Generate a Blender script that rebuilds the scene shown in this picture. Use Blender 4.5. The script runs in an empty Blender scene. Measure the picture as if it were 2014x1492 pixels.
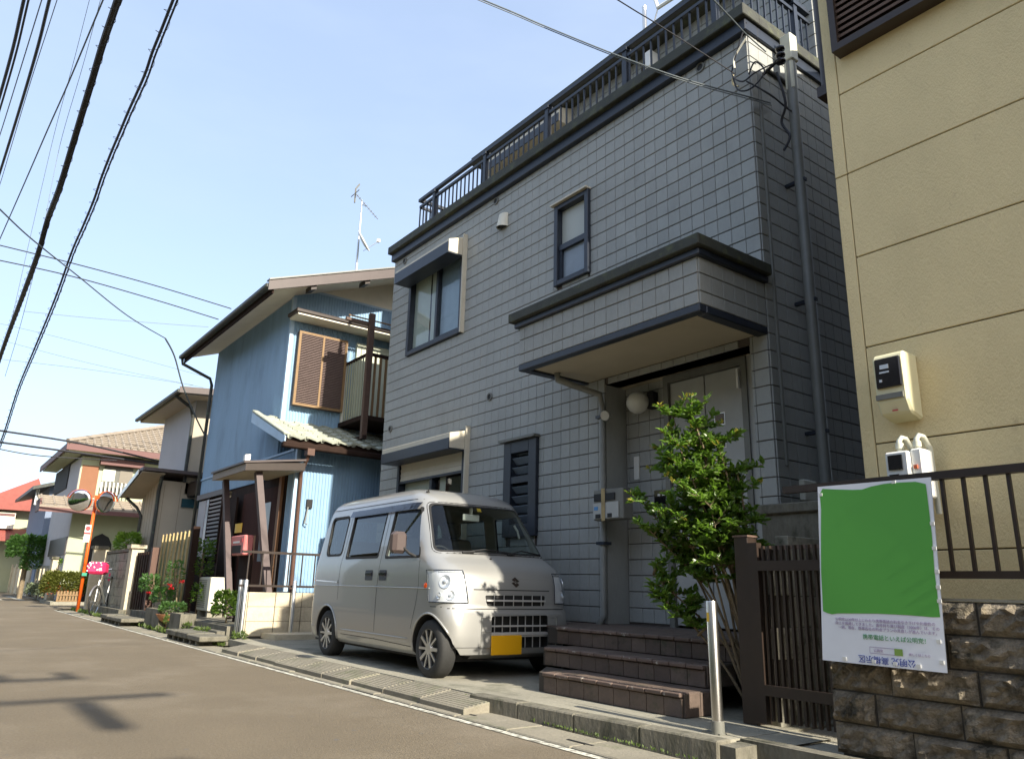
import bpy, bmesh, math, random
from mathutils import Vector, Matrix
import numpy as np
random.seed(11); RNG = np.random.RandomState(5)
sc = bpy.context.scene
COL = sc.collection
V = Vector
# ------------------------------------------------------------------ camera
CAMH = 0.86; YAW = 0.928445059; PIT = 0.268312467; ROL = 0.0245955068; FPX = 1489.86
fwd = V((-math.sin(YAW)*math.cos(PIT), math.cos(YAW)*math.cos(PIT), math.sin(PIT)))
r0 = V((math.cos(YAW), math.sin(YAW), 0)); u0 = r0.cross(fwd)
rgt = math.cos(ROL)*r0 + math.sin(ROL)*u0; upv = -math.sin(ROL)*r0 + math.cos(ROL)*u0
cam = bpy.data.cameras.new('camera'); camo = bpy.data.objects.new('camera', cam); COL.objects.link(camo)
camo.matrix_world = Matrix(((rgt.x, upv.x, -fwd.x, 0), (rgt.y, upv.y, -fwd.y, 0), (rgt.z, upv.z, -fwd.z, CAMH), (0, 0, 0, 1)))
cam.sensor_fit = 'HORIZONTAL'; cam.sensor_width = 36; cam.lens = FPX/2014*36
cam.clip_start = 0.05; cam.clip_end = 2000
sc.camera = camo
# ------------------------------------------------------------------ sky, sun, exposure
SUN_EL = math.radians(32)
SUN_TRAVEL = V((-math.cos(SUN_EL), -0.010, -math.sin(SUN_EL)))
world = bpy.data.worlds.new('World'); sc.world = world; world.use_nodes = True
wn = world.node_tree; wn.nodes.clear()
def wnode(t, **k):
    n = wn.nodes.new(t)
    for a, b in k.items(): setattr(n, a, b)
    return n
sky = wnode('ShaderNodeTexSky', sky_type='NISHITA', sun_disc=False, sun_elevation=SUN_EL, sun_rotation=math.radians(90),
            altitude=20, air_density=1.0, dust_density=2.2, ozone_density=1.0)
tc = wnode('ShaderNodeTexCoord'); mp = wnode('ShaderNodeMapping'); mp.inputs['Scale'].default_value = (1.2, 1.2, 4.0)
cn = wnode('ShaderNodeTexNoise'); cn.inputs['Scale'].default_value = 2.0; cn.inputs['Detail'].default_value = 5; cn.inputs['Roughness'].default_value = .55
cr = wnode('ShaderNodeMapRange'); cr.inputs['From Min'].default_value = .35; cr.inputs['From Max'].default_value = .75
cr.inputs['To Min'].default_value = .5; cr.inputs['To Max'].default_value = .72
veil = wnode('ShaderNodeMixRGB'); veil.inputs['Color2'].default_value = (2.2, 2.65, 3.45, 1)
bg = wnode('ShaderNodeBackground'); bg.inputs['Strength'].default_value = 0.085
out = wnode('ShaderNodeOutputWorld')
wl = wn.links.new
wl(tc.outputs['Generated'], mp.inputs['Vector']); wl(mp.outputs[0], cn.inputs['Vector']); wl(cn.outputs['Fac'], cr.inputs['Value'])
wl(cr.outputs[0], veil.inputs['Fac']); wl(sky.outputs[0], veil.inputs['Color1']); wl(veil.outputs[0], bg.inputs['Color']); wl(bg.outputs[0], out.inputs['Surface'])
sl = bpy.data.lights.new('sun', 'SUN'); sl.energy = 2.7; sl.angle = math.radians(0.55); sl.color = (1.0, .92, .78)
slo = bpy.data.objects.new('sun', sl); COL.objects.link(slo)
slo.rotation_euler = SUN_TRAVEL.to_track_quat('-Z', 'Y').to_euler(); slo.location = (20, 0, 20)
sc.view_settings.view_transform = 'Standard'; sc.view_settings.look = 'None'; sc.view_settings.gamma = 1
sc.view_settings.use_curve_mapping = False; sc.view_settings.exposure = 2.0

# ------------------------------------------------------------------ helpers
def at(u, v, x=None, y=None, z=None):
    """a point of the real place, from its direction seen at the camera and the plane it lies on"""
    d = fwd + rgt*((u-1007)/FPX) - upv*((v-746)/FPX)
    if x is not None: t = x/d.x
    elif y is not None: t = y/d.y
    else: t = (z-CAMH)/d.z
    return V((d.x*t, d.y*t, CAMH+d.z*t))
ORG = {}
SPLIT = {'rail','axle_housing','bonnet_gap','pipe_bracket','slot','tie','arch_lip','lattice','panel_gap','side_crease','wiper','foot','button','dial','insulator','crossarm','siding_joint','transformer','fascia','pilaster','curtain','drain_slot','recess_jamb','side_panel','washer_jet','yagi_element_','gas_pipe','flowers_','rails'}
def tag(o, label=None, cat=None, group=None, kind=None):
    if label: o['label'] = label
    if cat: o['category'] = cat
    if group: o['group'] = group
    if kind: o['kind'] = kind
    return o
def thing(name, loc, label, cat, group=None, rz=0):
    o = bpy.data.objects.new(name, None); o.empty_display_size = .1; COL.objects.link(o)
    o.location = loc; o.rotation_euler = (0, 0, rz); ORG[o.name] = V(loc)
    return tag(o, label, cat, group)
def basis(d):
    d = d.normalized(); a = V((0, 0, 1)) if abs(d.z) < .9 else V((1, 0, 0))
    s = a.cross(d).normalized(); return s, d.cross(s)
class MB:
    def __init__(s): s.v = []; s.f = []; s.m = []
    def poly(s, pts, m=0):
        n = len(s.v); s.v += [tuple(p) for p in pts]; s.f.append(tuple(range(n, n+len(pts)))); s.m.append(m); return s
    def box(s, x0, x1, y0, y1, z0, z1, m=0):
        n = len(s.v)
        s.v += [(x0,y0,z0),(x1,y0,z0),(x1,y1,z0),(x0,y1,z0),(x0,y0,z1),(x1,y0,z1),(x1,y1,z1),(x0,y1,z1)]
        for q in ((0,3,2,1),(4,5,6,7),(0,1,5,4),(1,2,6,5),(2,3,7,6),(3,0,4,7)): s.f.append(tuple(n+i for i in q)); s.m.append(m)
        return s
    def obox(s, c, ax, ay, az, m=0):
        """box from centre and three half-axis vectors"""
        n = len(s.v); c = V(c); ax, ay, az = V(ax), V(ay), V(az)
        for k in ((-1,-1,-1),(1,-1,-1),(1,1,-1),(-1,1,-1),(-1,-1,1),(1,-1,1),(1,1,1),(-1,1,1)):
            s.v.append(tuple(c+ax*k[0]+ay*k[1]+az*k[2]))
        for q in ((0,3,2,1),(4,5,6,7),(0,1,5,4),(1,2,6,5),(2,3,7,6),(3,0,4,7)): s.f.append(tuple(n+i for i in q)); s.m.append(m)
        return s
    def beam(s, a, b, w, h, m=0, up=None):
        a, b = V(a), V(b); d = (b-a)
        if up is None: sx, sy = basis(d)
        else: sx = d.cross(V(up)).normalized(); sy = sx.cross(d).normalized()
        return s.obox((a+b)/2, d/2, sx*(w/2), sy*(h/2), m)
    def prism(s, pts, vec, m=0, m2=None):
        """extrude a flat polygon"""
        pts = [V(p) for p in pts]; vec = V(vec); n = len(s.v); k = len(pts)
        s.v += [tuple(p) for p in pts]+[tuple(p+vec) for p in pts]
        s.f.append(tuple(range(n, n+k))[::-1]); s.m.append(m); s.f.append(tuple(range(n+k, n+2*k))); s.m.append(m)
        for i in range(k):
            j = (i+1) % k; s.f.append((n+i, n+j, n+k+j, n+k+i)); s.m.append(m if m2 is None else m2)
        return s
    def tube(s, pts, r, n=8, m=0, cap=True):
        pts = [V(p) for p in pts]; rr = r if isinstance(r, (list, tuple)) else [r]*len(pts); rings = []
        for i, p in enumerate(pts):
            d = (pts[min(i+1, len(pts)-1)]-pts[max(i-1, 0)])
            if i == 0: sx, sy = basis(d)
            else:
                d.normalize(); sx = (sx-d*sx.dot(d)).normalized(); sy = d.cross(sx)
            b = len(s.v)
            for k in range(n):
                a = 2*math.pi*k/n; s.v.append(tuple(p+sx*math.cos(a)*rr[i]+sy*math.sin(a)*rr[i]))
            rings.append(b)
        for a, b in zip(rings, rings[1:]):
            for k in range(n): s.f.append((a+k, a+(k+1)%n, b+(k+1)%n, b+k)); s.m.append(m)
        if cap: s.f.append(tuple(rings[0]+k for k in range(n))[::-1]); s.f.append(tuple(rings[-1]+k for k in range(n))); s.m += [m, m]
        return s
    def lathe(s, c, axis, prof, n=20, m=0, caps=(1,1)):
        """prof: list of (distance along axis, radius)"""
        c, axis = V(c), V(axis).normalized(); sx, sy = basis(axis); rings = []
        for h, r in prof:
            b = len(s.v)
            for k in range(n):
                a = 2*math.pi*k/n; s.v.append(tuple(c+axis*h+(sx*math.cos(a)+sy*math.sin(a))*max(r, 1e-4)))
            rings.append(b)
        for a, b in zip(rings, rings[1:]):
            for k in range(n): s.f.append((a+k, a+(k+1)%n, b+(k+1)%n, b+k)); s.m.append(m)
        if caps[0]: s.f.append(tuple(rings[0]+k for k in range(n))[::-1]); s.m.append(m)
        if caps[1]: s.f.append(tuple(rings[-1]+k for k in range(n))); s.m.append(m)
        return s
    def grid(s, fn, nu, nv, m=0):
        n = len(s.v)
        for j in range(nv+1):
            for i in range(nu+1): s.v.append(tuple(fn(i/nu, j/nv)))
        for j in range(nv):
            for i in range(nu):
                a = n+j*(nu+1)+i; s.f.append((a, a+1, a+nu+2, a+nu+1)); s.m.append(m)
        return s
    def mesh(s, name, mats, org=V((0,0,0)), smooth=False, bevel=0, angle=None, recalc=True):
        me = bpy.data.meshes.new(name)
        ox, oy, oz = org
        me.from_pydata([(x-ox, y-oy, z-oz) for x, y, z in s.v], [], s.f)
        for mt in (mats if isinstance(mats, (list, tuple)) else [mats]): me.materials.append(mt)
        if any(s.m): me.polygons.foreach_set('material_index', s.m)
        if bevel or recalc:
            bm = bmesh.new(); bm.from_mesh(me)
            if recalc: bmesh.ops.recalc_face_normals(bm, faces=bm.faces)
            if bevel:
                es = [e for e in bm.edges if len(e.link_faces) == 2 and e.calc_face_angle(0) > .5]
                bmesh.ops.bevel(bm, geom=es, offset=bevel, segments=1, affect='EDGES', clamp_overlap=True)
            bm.to_mesh(me); bm.free()
        if smooth:
            me.polygons.foreach_set('use_smooth', [True]*len(me.polygons))
            if angle: me.set_sharp_from_angle(angle=math.radians(angle))
        me.update(); return me
    def islands(s):
        par = {}
        def f(a):
            while par[a] != a: par[a] = par[par[a]]; a = par[a]
            return a
        key = [tuple(round(c, 3) for c in v) for v in s.v]
        for q in s.f:
            for i in q: par.setdefault(key[i], key[i])
            for i in q[1:]: par[f(key[i])] = f(key[q[0]])
        g = {}
        for q, m in zip(s.f, s.m):
            b = g.setdefault(f(key[q[0]]), (MB(), {})); mb, mp_ = b
            for i in q:
                if i not in mp_: mp_[i] = len(mb.v); mb.v.append(s.v[i])
            mb.f.append(tuple(mp_[i] for i in q)); mb.m.append(m)
        return [b[0] for b in g.values()]
    def build(s, name, mats, parent=None, label=None, org=None, **k):
        if name in SPLIT and parent is not None:
            parts = s.islands()
            if len(parts) > 1:
                objs = [p._build(name, mats, parent, label, org, **k) for p in parts]; return objs[0]
        return s._build(name, mats, parent, label, org, **k)
    def _build(s, name, mats, parent=None, label=None, org=None, **k):
        if parent is not None: og = ORG[parent.name]
        else: og = V(org) if org is not None else V((0,0,0))
        me = s.mesh(name, mats, og, **k)
        o = bpy.data.objects.new(name, me); COL.objects.link(o)
        if parent is not None: o.parent = parent
        else: o.location = og
        ORG[o.name] = og
        if label: o['label'] = label
        return o
def B(*a): return MB().box(*a)
def place(name, me, parent, loc, rot=None, scale=None):
    """one more object sharing a mesh (for pieces)"""
    o = bpy.data.objects.new(name, me); COL.objects.link(o)
    o.parent = parent; o.location = V(loc)-ORG[parent.name]
    if rot: o.rotation_euler = rot
    if scale: o.scale = scale
    ORG[o.name] = V(loc); return o
def dup(root, loc, rz=None, **k):
    r = root.copy(); COL.objects.link(r); r.location = loc
    if rz is not None: r.rotation_euler = (0, 0, rz)
    ORG[r.name] = V(loc)
    for ch in list(root.children):
        c = ch.copy(); COL.objects.link(c); c.parent = r
        for g in ch.children:
            d = g.copy(); COL.objects.link(d); d.parent = c
    tag(r, **k); return r
def struct(name, mb, m, **k):
    o = mb.build(name, m, **k); o['kind'] = 'structure'; return o

# ------------------------------------------------------------------ materials
MAT = {}
def mat(name, col, rough=.7, metal=0.0, n=None, n2=None, bump=None, vary=0.0, spec=None, coat=0, stretch=(1,1,1), trans=None, cells=None):
    """n: (scale, amount, tint) value noise; n2: (scale, colour2, threshold lo, hi) patches; bump: (scale, strength)"""
    m = bpy.data.materials.new(name); m.use_nodes = True; nt = m.node_tree; N = nt.nodes; L = nt.links.new
    p = N['Principled BSDF']; p.inputs['Roughness'].default_value = rough; p.inputs['Metallic'].default_value = metal
    if spec is not None: p.inputs['Specular IOR Level'].default_value = spec
    if coat: p.inputs['Coat Weight'].default_value = coat; p.inputs['Coat Roughness'].default_value = .04
    geo = N.new('ShaderNodeNewGeometry'); mpn = N.new('ShaderNodeMapping'); mpn.inputs['Scale'].default_value = stretch
    L(geo.outputs['Position'], mpn.inputs['Vector'])
    cur = None
    def noise(scale, detail=4, rough_=.6):
        t = N.new('ShaderNodeTexNoise'); t.inputs['Scale'].default_value = scale; t.inputs['Detail'].default_value = detail
        t.inputs['Roughness'].default_value = rough_; L(mpn.outputs[0], t.inputs['Vector']); return t.outputs['Fac']
    rgb = N.new('ShaderNodeRGB'); rgb.outputs[0].default_value = (*col, 1); cur = rgb.outputs[0]
    def mulv(cur, fac, lo, hi, a, b):
        mr = N.new('ShaderNodeMapRange'); mr.inputs['From Min'].default_value = lo; mr.inputs['From Max'].default_value = hi
        mr.inputs['To Min'].default_value = a; mr.inputs['To Max'].default_value = b; L(fac, mr.inputs['Value'])
        vm = N.new('ShaderNodeVectorMath'); vm.operation = 'SCALE'; L(cur, vm.inputs[0]); L(mr.outputs[0], vm.inputs['Scale']); return vm.outputs[0]
    if n2:
        for (s2, c2, lo, hi) in (n2 if isinstance(n2, list) else [n2]):
            mr = N.new('ShaderNodeMapRange'); mr.inputs['From Min'].default_value = lo; mr.inputs['From Max'].default_value = hi; L(noise(s2, 6, .65), mr.inputs['Value'])
            mx = N.new('ShaderNodeMixRGB'); mx.inputs['Color2'].default_value = (*c2, 1); L(mr.outputs[0], mx.inputs['Fac']); L(cur, mx.inputs['Color1']); cur = mx.outputs[0]
    if n:
        for (s1, amt) in (n if isinstance(n, list) else [n]): cur = mulv(cur, noise(s1), .25, .75, 1-amt, 1+amt)
    if vary:
        oi = N.new('ShaderNodeObjectInfo'); cur = mulv(cur, oi.outputs['Random'], 0, 1, 1-vary, 1+vary)
    L(cur, p.inputs['Base Color'])
    if bump:
        bs = bump if isinstance(bump, list) else [bump]; prev = None
        for (s3, st) in bs:
            b = N.new('ShaderNodeBump'); b.inputs['Strength'].default_value = st; b.inputs['Distance'].default_value = .02
            L(noise(s3, 5, .6), b.inputs['Height'])
            if prev: L(prev, b.inputs['Normal'])
            prev = b.outputs['Normal']
        L(prev, p.inputs['Normal'])
    if trans:
        tb = N.new('ShaderNodeBsdfTranslucent'); tb.inputs['Color'].default_value = (*trans, 1)
        mx = N.new('ShaderNodeMixShader'); mx.inputs['Fac'].default_value = .35
        L(p.outputs[0], mx.inputs[1]); L(tb.outputs[0], mx.inputs[2]); L(mx.outputs[0], N['Material Output'].inputs['Surface'])
    MAT[name] = m; return m
def glassmat(name, tint, rough=.02, ior=1.5):
    m = bpy.data.materials.new(name); m.use_nodes = True; nt = m.node_tree; N = nt.nodes; L = nt.links.new
    N.remove(N['Principled BSDF'])
    tr = N.new('ShaderNodeBsdfTransparent'); tr.inputs['Color'].default_value = (*tint, 1)
    gl = N.new('ShaderNodeBsdfGlossy'); gl.inputs['Roughness'].default_value = rough; gl.inputs['Color'].default_value = (.95, .97, 1, 1)
    fr = N.new('ShaderNodeFresnel'); fr.inputs['IOR'].default_value = ior
    mx = N.new('ShaderNodeMixShader'); ge = N.new('ShaderNodeNewGeometry'); iv_ = N.new('ShaderNodeMath'); iv_.operation = 'SUBTRACT'; iv_.inputs[0].default_value = 1; L(ge.outputs['Backfacing'], iv_.inputs[1])
    mu = N.new('ShaderNodeMath'); mu.operation = 'MULTIPLY'; L(fr.outputs[0], mu.inputs[0]); L(iv_.outputs[0], mu.inputs[1]); L(mu.outputs[0], mx.inputs[0]); L(tr.outputs[0], mx.inputs[1]); L(gl.outputs[0], mx.inputs[2])
    L(mx.outputs[0], N['Material Output'].inputs['Surface']); MAT[name] = m; return m
asphalt = mat('asphalt', (.142,.114,.075), .92, n=[(1.1,.10),(60,.22)], n2=[(.55,(.172,.143,.102),.5,.7),(9,(.12,.113,.10),.63,.72),(140,(.34,.32,.29),.68,.74)], bump=[(90,.55),(400,.4)])
concrete = mat('concrete', (.25,.235,.185), .9, n=[(2.2,.15),(30,.12)], n2=[(3.1,(.11,.11,.075),.52,.72),(45,(.36,.34,.28),.6,.75)], bump=[(40,.3),(220,.25)])
concrete_d = mat('concrete_dirty', (.14,.13,.10), .93, n=[(5,.25),(40,.15)], n2=[(6,(.05,.05,.03),.5,.68)], bump=[(30,.5)], stretch=(1,1,.4))
concrete_g = mat('concrete_gutter', (.215,.195,.15), .9, n=[(3,.15),(50,.12)], n2=[(4,(.15,.15,.095),.52,.7)], bump=[(60,.35)])
whiteline = mat('worn_white_paint', (.55,.54,.46), .8, n=[(7,.12)], n2=[(18,(.2,.19,.16),.42,.6)], bump=(80,.3))
soil = mat('soil', (.10,.085,.055), .95, n=[(8,.3)], n2=(5,(.06,.085,.03),.5,.62), bump=(40,.6))
gravel = mat('pale_gravel', (.34,.32,.26), .9, n=[(80,.35)], bump=(90,.9))
tile_m = mat('grey_wall_tile', (.30,.308,.29), .62, n=[(1.3,.07),(35,.05)], vary=.07, bump=[(25,.18),(160,.1)], n2=[(2.2,(.255,.262,.245),.5,.75),(6,(.335,.32,.285),.62,.75)], stretch=(1,1,.5))
joint_m = mat('tile_joint', (.085,.07,.06), .9, n=[(20,.2)])
navy = mat('dark_navy_metal', (.016,.022,.034), .42, n=[(12,.2)])
corn_m = mat('dark_weathered_coping', (.034,.036,.026), .7, n=[(7,.3)], n2=(9,(.07,.08,.035),.52,.7), bump=(40,.2))
soff_m = mat('soffit_board', (.46,.41,.30), .85, n=[(3,.06)])
cream_m = mat('beige_metal', (.52,.48,.38), .55, n=[(9,.06)])
doorm = mat('grey_door_metal', (.36,.365,.345), .5, n=[(5,.1)], bump=(20,.08))
framegrey = mat('grey_frame', (.15,.15,.13), .5, n=[(9,.1)])
pipe_g = mat('grey_pipe', (.20,.205,.19), .45, n=[(8,.12)])
pipe_l = mat('pale_pipe', (.55,.55,.45), .45, n=[(8,.1)])
curtain = mat('pale_curtain', (.50,.49,.42), .9, n=[(4,.08)])
dark_in = mat('dark_interior', (.02,.022,.022), .8)
glass_w = glassmat('window_glass', (.9,.94,.94), .01, 1.45)
frost = mat('frosted_glass', (.20,.24,.28), .25, n=[(6,.1)])
blackm = mat('black_rubber', (.012,.012,.012), .75)
blackg = mat('black_gloss', (.01,.01,.012), .12)
whitem = mat('white_plastic', (.72,.72,.68), .4, n=[(10,.04)])
offwhite = mat('offwhite_plastic', (.62,.60,.50), .45, n=[(10,.05)])
beige_p = mat('beige_render_panel', (.75,.62,.345), .85, n=[(1.0,.07),(7,.03)], n2=[(2.2,(.68,.56,.31),.52,.8),(11,(.60,.48,.27),.66,.8)], stretch=(1,1,.45), bump=[(160,.55),(60,.25)])
beige_j = mat('panel_joint', (.07,.045,.02), .8)
brown = mat('dark_brown_metal', (.028,.018,.013), .45, n=[(14,.15)])
brown_l = mat('brown_louvre', (.13,.085,.065), .5, n=[(14,.12)])
stone = mat('split_face_stone', (.22,.185,.135), .95, n=[(9,.35),(60,.3)], n2=[(14,(.30,.245,.155),.56,.7),(7,(.035,.032,.022),.50,.64)], bump=[(28,1.0),(110,.8)], vary=.12)
mortar = mat('mortar', (.06,.055,.045), .95, n=[(30,.2)])
brick_t = mat('brown_step_tile', (.105,.075,.058), .7, n=[(6,.2),(50,.15)], n2=(9,(.055,.05,.03),.54,.7), vary=.16, bump=(60,.2))
nosing_m = mat('step_nosing_tile', (.13,.09,.07), .75, n=[(8,.2)], n2=(16,(.36,.34,.30),.60,.66), vary=.12, bump=(60,.3))
grout = mat('grout', (.05,.042,.034), .95)
steel = mat('brushed_steel', (.62,.61,.58), .28, metal=1.0, n=[(5,.05)], stretch=(1,1,.1))
alu = mat('aluminium', (.62,.62,.60), .35, metal=.9, n=[(8,.06)])
bark = mat('bark', (.19,.145,.09), .9, n=[(14,.3)], bump=(60,.5))
leafm = mat('shrub_leaf', (.10,.17,.025), .35, n=[(3.5,.3)], vary=.45, trans=(.22,.42,.04))
leafy = mat('young_leaf', (.22,.20,.03), .4, vary=.35, trans=(.5,.45,.06))
leaf2 = mat('garden_leaf', (.055,.115,.03), .5, n=[(2,.35)], trans=(.16,.36,.05))
leaf_az = mat('azalea_leaf', (.115,.125,.028), .55, n=[(2.2,.35)], trans=(.30,.34,.05))
weed = mat('weed', (.07,.10,.025), .6, n=[(4,.4)], trans=(.28,.45,.06))
flower_r = mat('red_petals', (.42,.01,.015), .5); flower_o = mat('orange_petals', (.60,.13,.05), .5)
blue_s = mat('blue_corrugated_metal', (.215,.345,.485), .45, n=[(1.4,.12),(9,.06)], n2=[(3.0,(.155,.25,.36),.52,.75),(26,(.22,.30,.36),.66,.74)], stretch=(1,1,.25))
roof_br = mat('brown_roof_metal', (.07,.053,.050), .5, n=[(6,.12)])
gutter_d = mat('dark_gutter', (.03,.032,.028), .5, n=[(9,.3)], n2=(10,(.06,.10,.06),.55,.7))
white_st = mat('white_stucco', (.70,.66,.55), .9, n=[(4,.06)], bump=(60,.15))
tile_g = mat('pale_roof_tile', (.37,.39,.32), .7, n=[(9,.15)], n2=(14,(.22,.24,.17),.55,.7), vary=.12, bump=(40,.2))
wood_o = mat('ochre_frame', (.20,.12,.05), .6, n=[(9,.15)])
louv_b = mat('mauve_brown_slat', (.165,.12,.11), .55, n=[(9,.1)])
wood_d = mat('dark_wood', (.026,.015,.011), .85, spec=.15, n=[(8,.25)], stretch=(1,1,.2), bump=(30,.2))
wood_r = mat('reddish_wood', (.085,.042,.028), .65, n=[(8,.25)], stretch=(1,1,.2))
wood_w = mat('weathered_board', (.27,.24,.13), .85, n=[(6,.3)], n2=(7,(.07,.10,.045),.48,.66), stretch=(1,1,.3), vary=.18, bump=(50,.3))
wood_y = mat('pale_batten', (.38,.29,.14), .8, n=[(8,.2)], n2=(9,(.2,.17,.09),.56,.7), vary=.1)
block_c = mat('cream_block', (.50,.44,.32), .9, n=[(5,.1),(40,.08)], n2=(3,(.34,.29,.21),.55,.72), vary=.06, bump=(60,.3))
block_g = mat('grey_block', (.26,.25,.20), .92, n=[(5,.15)], n2=(6,(.08,.08,.055),.5,.68), vary=.08, bump=(60,.35))
greige = mat('greige_siding', (.40,.35,.27), .8, n=[(2,.06)], bump=(50,.1))
lilac = mat('pale_grey_and_wall_shade', (.42,.41,.42), .8, n=[(2,.05)])  # pale slats and window; also the shaded tone of two street faces
creamw = mat('cream_wall', (.40,.43,.29), .9, n=[(2,.05)])
orange_w = mat('terracotta_panel', (.21,.095,.05), .85, n=[(4,.06)])
slate_w = mat('slate_blue_wall', (.16,.20,.28), .8, n=[(3,.08)])
redroof = mat('red_roof', (.24,.06,.045), .7, n=[(6,.15)])
tile_r = mat('taupe_roof_tile', (.22,.185,.145), .75, n=[(8,.15)], vary=.1)
orange_p = mat('orange_pole_paint', (.58,.095,.008), .4)
mirror_m = mat('mirror', (.85,.87,.9), .03, metal=1.0)
pink = mat('pink_cloth', (.62,.02,.10), .7, n=[(14,.15)])
terracotta = mat('terracotta', (.42,.19,.09), .8, n=[(12,.15)])
cable_m = mat('black_cable', (.012,.012,.016), .6)
cable_g = mat('grey_cable', (.10,.12,.13), .6)
silver = mat('silver_van_paint', (.34,.338,.32), .36, metal=.42, coat=.8)
chrome = mat('chrome', (.8,.8,.8), .12, metal=1.0)
red_m = mat('red_mailbox_paint', (.45,.045,.05), .45)
# ------------------------------------------------------------------ ground, road, kerbs
struct('ground', MB().poly([(-600,-600,-.04),(600,-600,-.04),(600,600,-.04),(-600,600,-.04)]), mat('ground_earth', (.13,.12,.09), .95, n=[(.5,.2)], bump=(20,.3)))
rd = MB().poly([(14,-4.6,0),(14,3.08,0),(-24.6,3.08,0),(-25.4,3.6,0),(-25.8,16,0),(-30.5,16,0),(-31.0,4.0,0),(-90,4.0,0),(-90,-4.6,0)])
struct('road', rd, asphalt)
struct('roadside_line', MB().poly([(12,3.02,.004),(12,3.075,.004),(-24.2,3.075,.004),(-24.2,3.02,.004)]), whiteline)
mk = MB()
for y0 in (1.9, 2.6, 3.3): mk.poly([(-34,y0-.2,.004),(-34,y0,.004),(-40,y0,.004),(-40,y0-.2,.004)])
struct('road_marking', mk, whiteline)
# gutter of concrete lids beside the line
gt = bpy.data.objects.new('gutter', None); COL.objects.link(gt); ORG[gt.name] = V((0,0,0)); gt['kind'] = 'structure'
gm = MB().box(-.296,.296,-.15,.15,-.06,.012).mesh('gutter_lid', concrete_g, bevel=.008)
x = 1.0
while x > -24:
    place('gutter_lid', gm, gt, (x, 3.245+random.uniform(-.003,.003), random.uniform(-.004,.003)), rot=(0,0,random.uniform(-.004,.004))); x -= .6
sl_ = MB()
for xx in (-3.55, -4.72): sl_.box(xx-.11, xx+.11, 3.2, 3.222, .0125, .0135)
sl_.build('drain_slot', blackm, gt)
# parking pad, kerb
struct('parking_pad', MB().prism([(-2.83,3.60,.02),(-4.9,3.44,.02),(-10.95,3.50,.02),(-10.95,5.5,.02),(-5.6,5.5,.02),(-2.83,5.5,.02)], (0,0,.08)), concrete)
kb = bpy.data.objects.new('kerb', None); COL.objects.link(kb); ORG[kb.name] = V((0,0,0)); kb['kind'] = 'structure'
for i in range(4):
    xa = -2.80-i*.53; xb = xa-.526; ya = 3.50-i*.035; yb = ya-.035
    MB().prism([(xa,ya,-.05),(xa,ya+.12,-.05),(xb,yb+.12,-.05),(xb,yb,-.05)], (0,0,.16+random.uniform(-.002,.002))).build('kerb_stone', concrete_d, kb, bevel=.008)
struct('lot_sill', MB().box(-2.805,4.0,3.70,3.80,-.05,.105).box(-2.805,-2.70,3.52,3.70,-.05,.09), concrete_d)
struct('gate_yard', MB().poly([(-2.95,3.8,.085),(4,3.8,.085),(4,5.4,.085),(-2.95,5.4,.085)]), gravel)
struct('yard_slab', MB().poly([(-2.95,3.79,.098),(-2.56,3.79,.098),(-2.56,4.22,.098),(-2.95,4.22,.098)]), concrete)
rt = thing('driveway_ramp', (-7.2,3.3,0), 'row of grooved concrete ramp plates over the gutter beside the silver van', 'ramp')
pm = MB()
pm.prism([(-.298,-.17,0),(-.298,.17,.0),(-.298,.17,.10),(-.298,-.17,.05)], (.596,0,0))
for k in range(9):
    yy = -.145+k*.035; zz = .05+(yy+.17)/.34*.05
    pm.obox((0,yy,zz+.001), (.285,0,0), (0,.010,.0012), (0,0,.0045))
pme = pm.mesh('ramp_plate', concrete_g, bevel=.006)
for k in range(9):
    place('ramp_plate', pme, rt, (-4.98-k*.6, 3.335+random.uniform(-.01,.01), random.uniform(-.004,.004)), rot=(0,0,random.uniform(-.012,.012)))

# ------------------------------------------------------------------ the grey tiled house
GX0, GX1, GY = -10.72, -3.66, 5.5
gh = thing('tiled_house', (-7.2,5.5,0.1), 'grey tiled two and a half storey house with railed roof terrace behind the silver van', 'house')
def wall_holes(name, x0, x1, z0, z1, holes, y0, y1, m, parent):
    xs = sorted({x0, x1, *[h[0] for h in holes], *[h[1] for h in holes]}); zs = sorted({z0, z1, *[h[2] for h in holes], *[h[3] for h in holes]})
    mb = MB()
    for a, b in zip(xs, xs[1:]):
        run = None
        for c, d in zip(zs, zs[1:]):
            cx, cz = (a+b)/2, (c+d)/2
            if any(h[0] < cx < h[1] and h[2] < cz < h[3] for h in holes):
                if run: mb.box(a, b, y0, y1, run[0], run[1]); run = None
            else: run = (run[0], d) if run else (c, d)
        if run: mb.box(a, b, y0, y1, run[0], run[1])
    return mb.build(name, m, parent)
W_UL = (-10.07,-8.54,4.32,5.62); W_N = (-6.48,-5.90,4.36,5.39); W_LL = (-10.08,-8.29,1.0,2.68); W_LV = (-7.39,-6.79,1.45,2.55)
REC = (-5.68,-3.84,.54,2.98)
wall_holes('front_wall', GX0, GX1, .1, 6.12, [W_UL, W_N, W_LL, W_LV, REC], GY, GY+.2, joint_m, gh)
B(GX1-.2, GX1, GY+.2, 11.5, .1, 6.12).build('side_wall', joint_m, gh)
B(GX0, GX0+.2, GY+.2, 11.5, .1, 6.12).box(GX0+.2, GX1-.2, 11.3, 11.5, .1, 6.12).build('rear_wall', joint_m, gh)
B(GX0+.2, GX1-.2, GY+.2, 11.3, 6.0, 6.12).build('terrace_floor', concrete, gh)
mb = B(-5.68,-3.84,5.8,5.9,.54,2.98).box(-5.78,-5.68,5.7,5.9,.54,2.98).box(-3.84,-3.8,5.7,5.9,.54,2.98)
mb.build('recess_wall', joint_m, gh)
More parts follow.
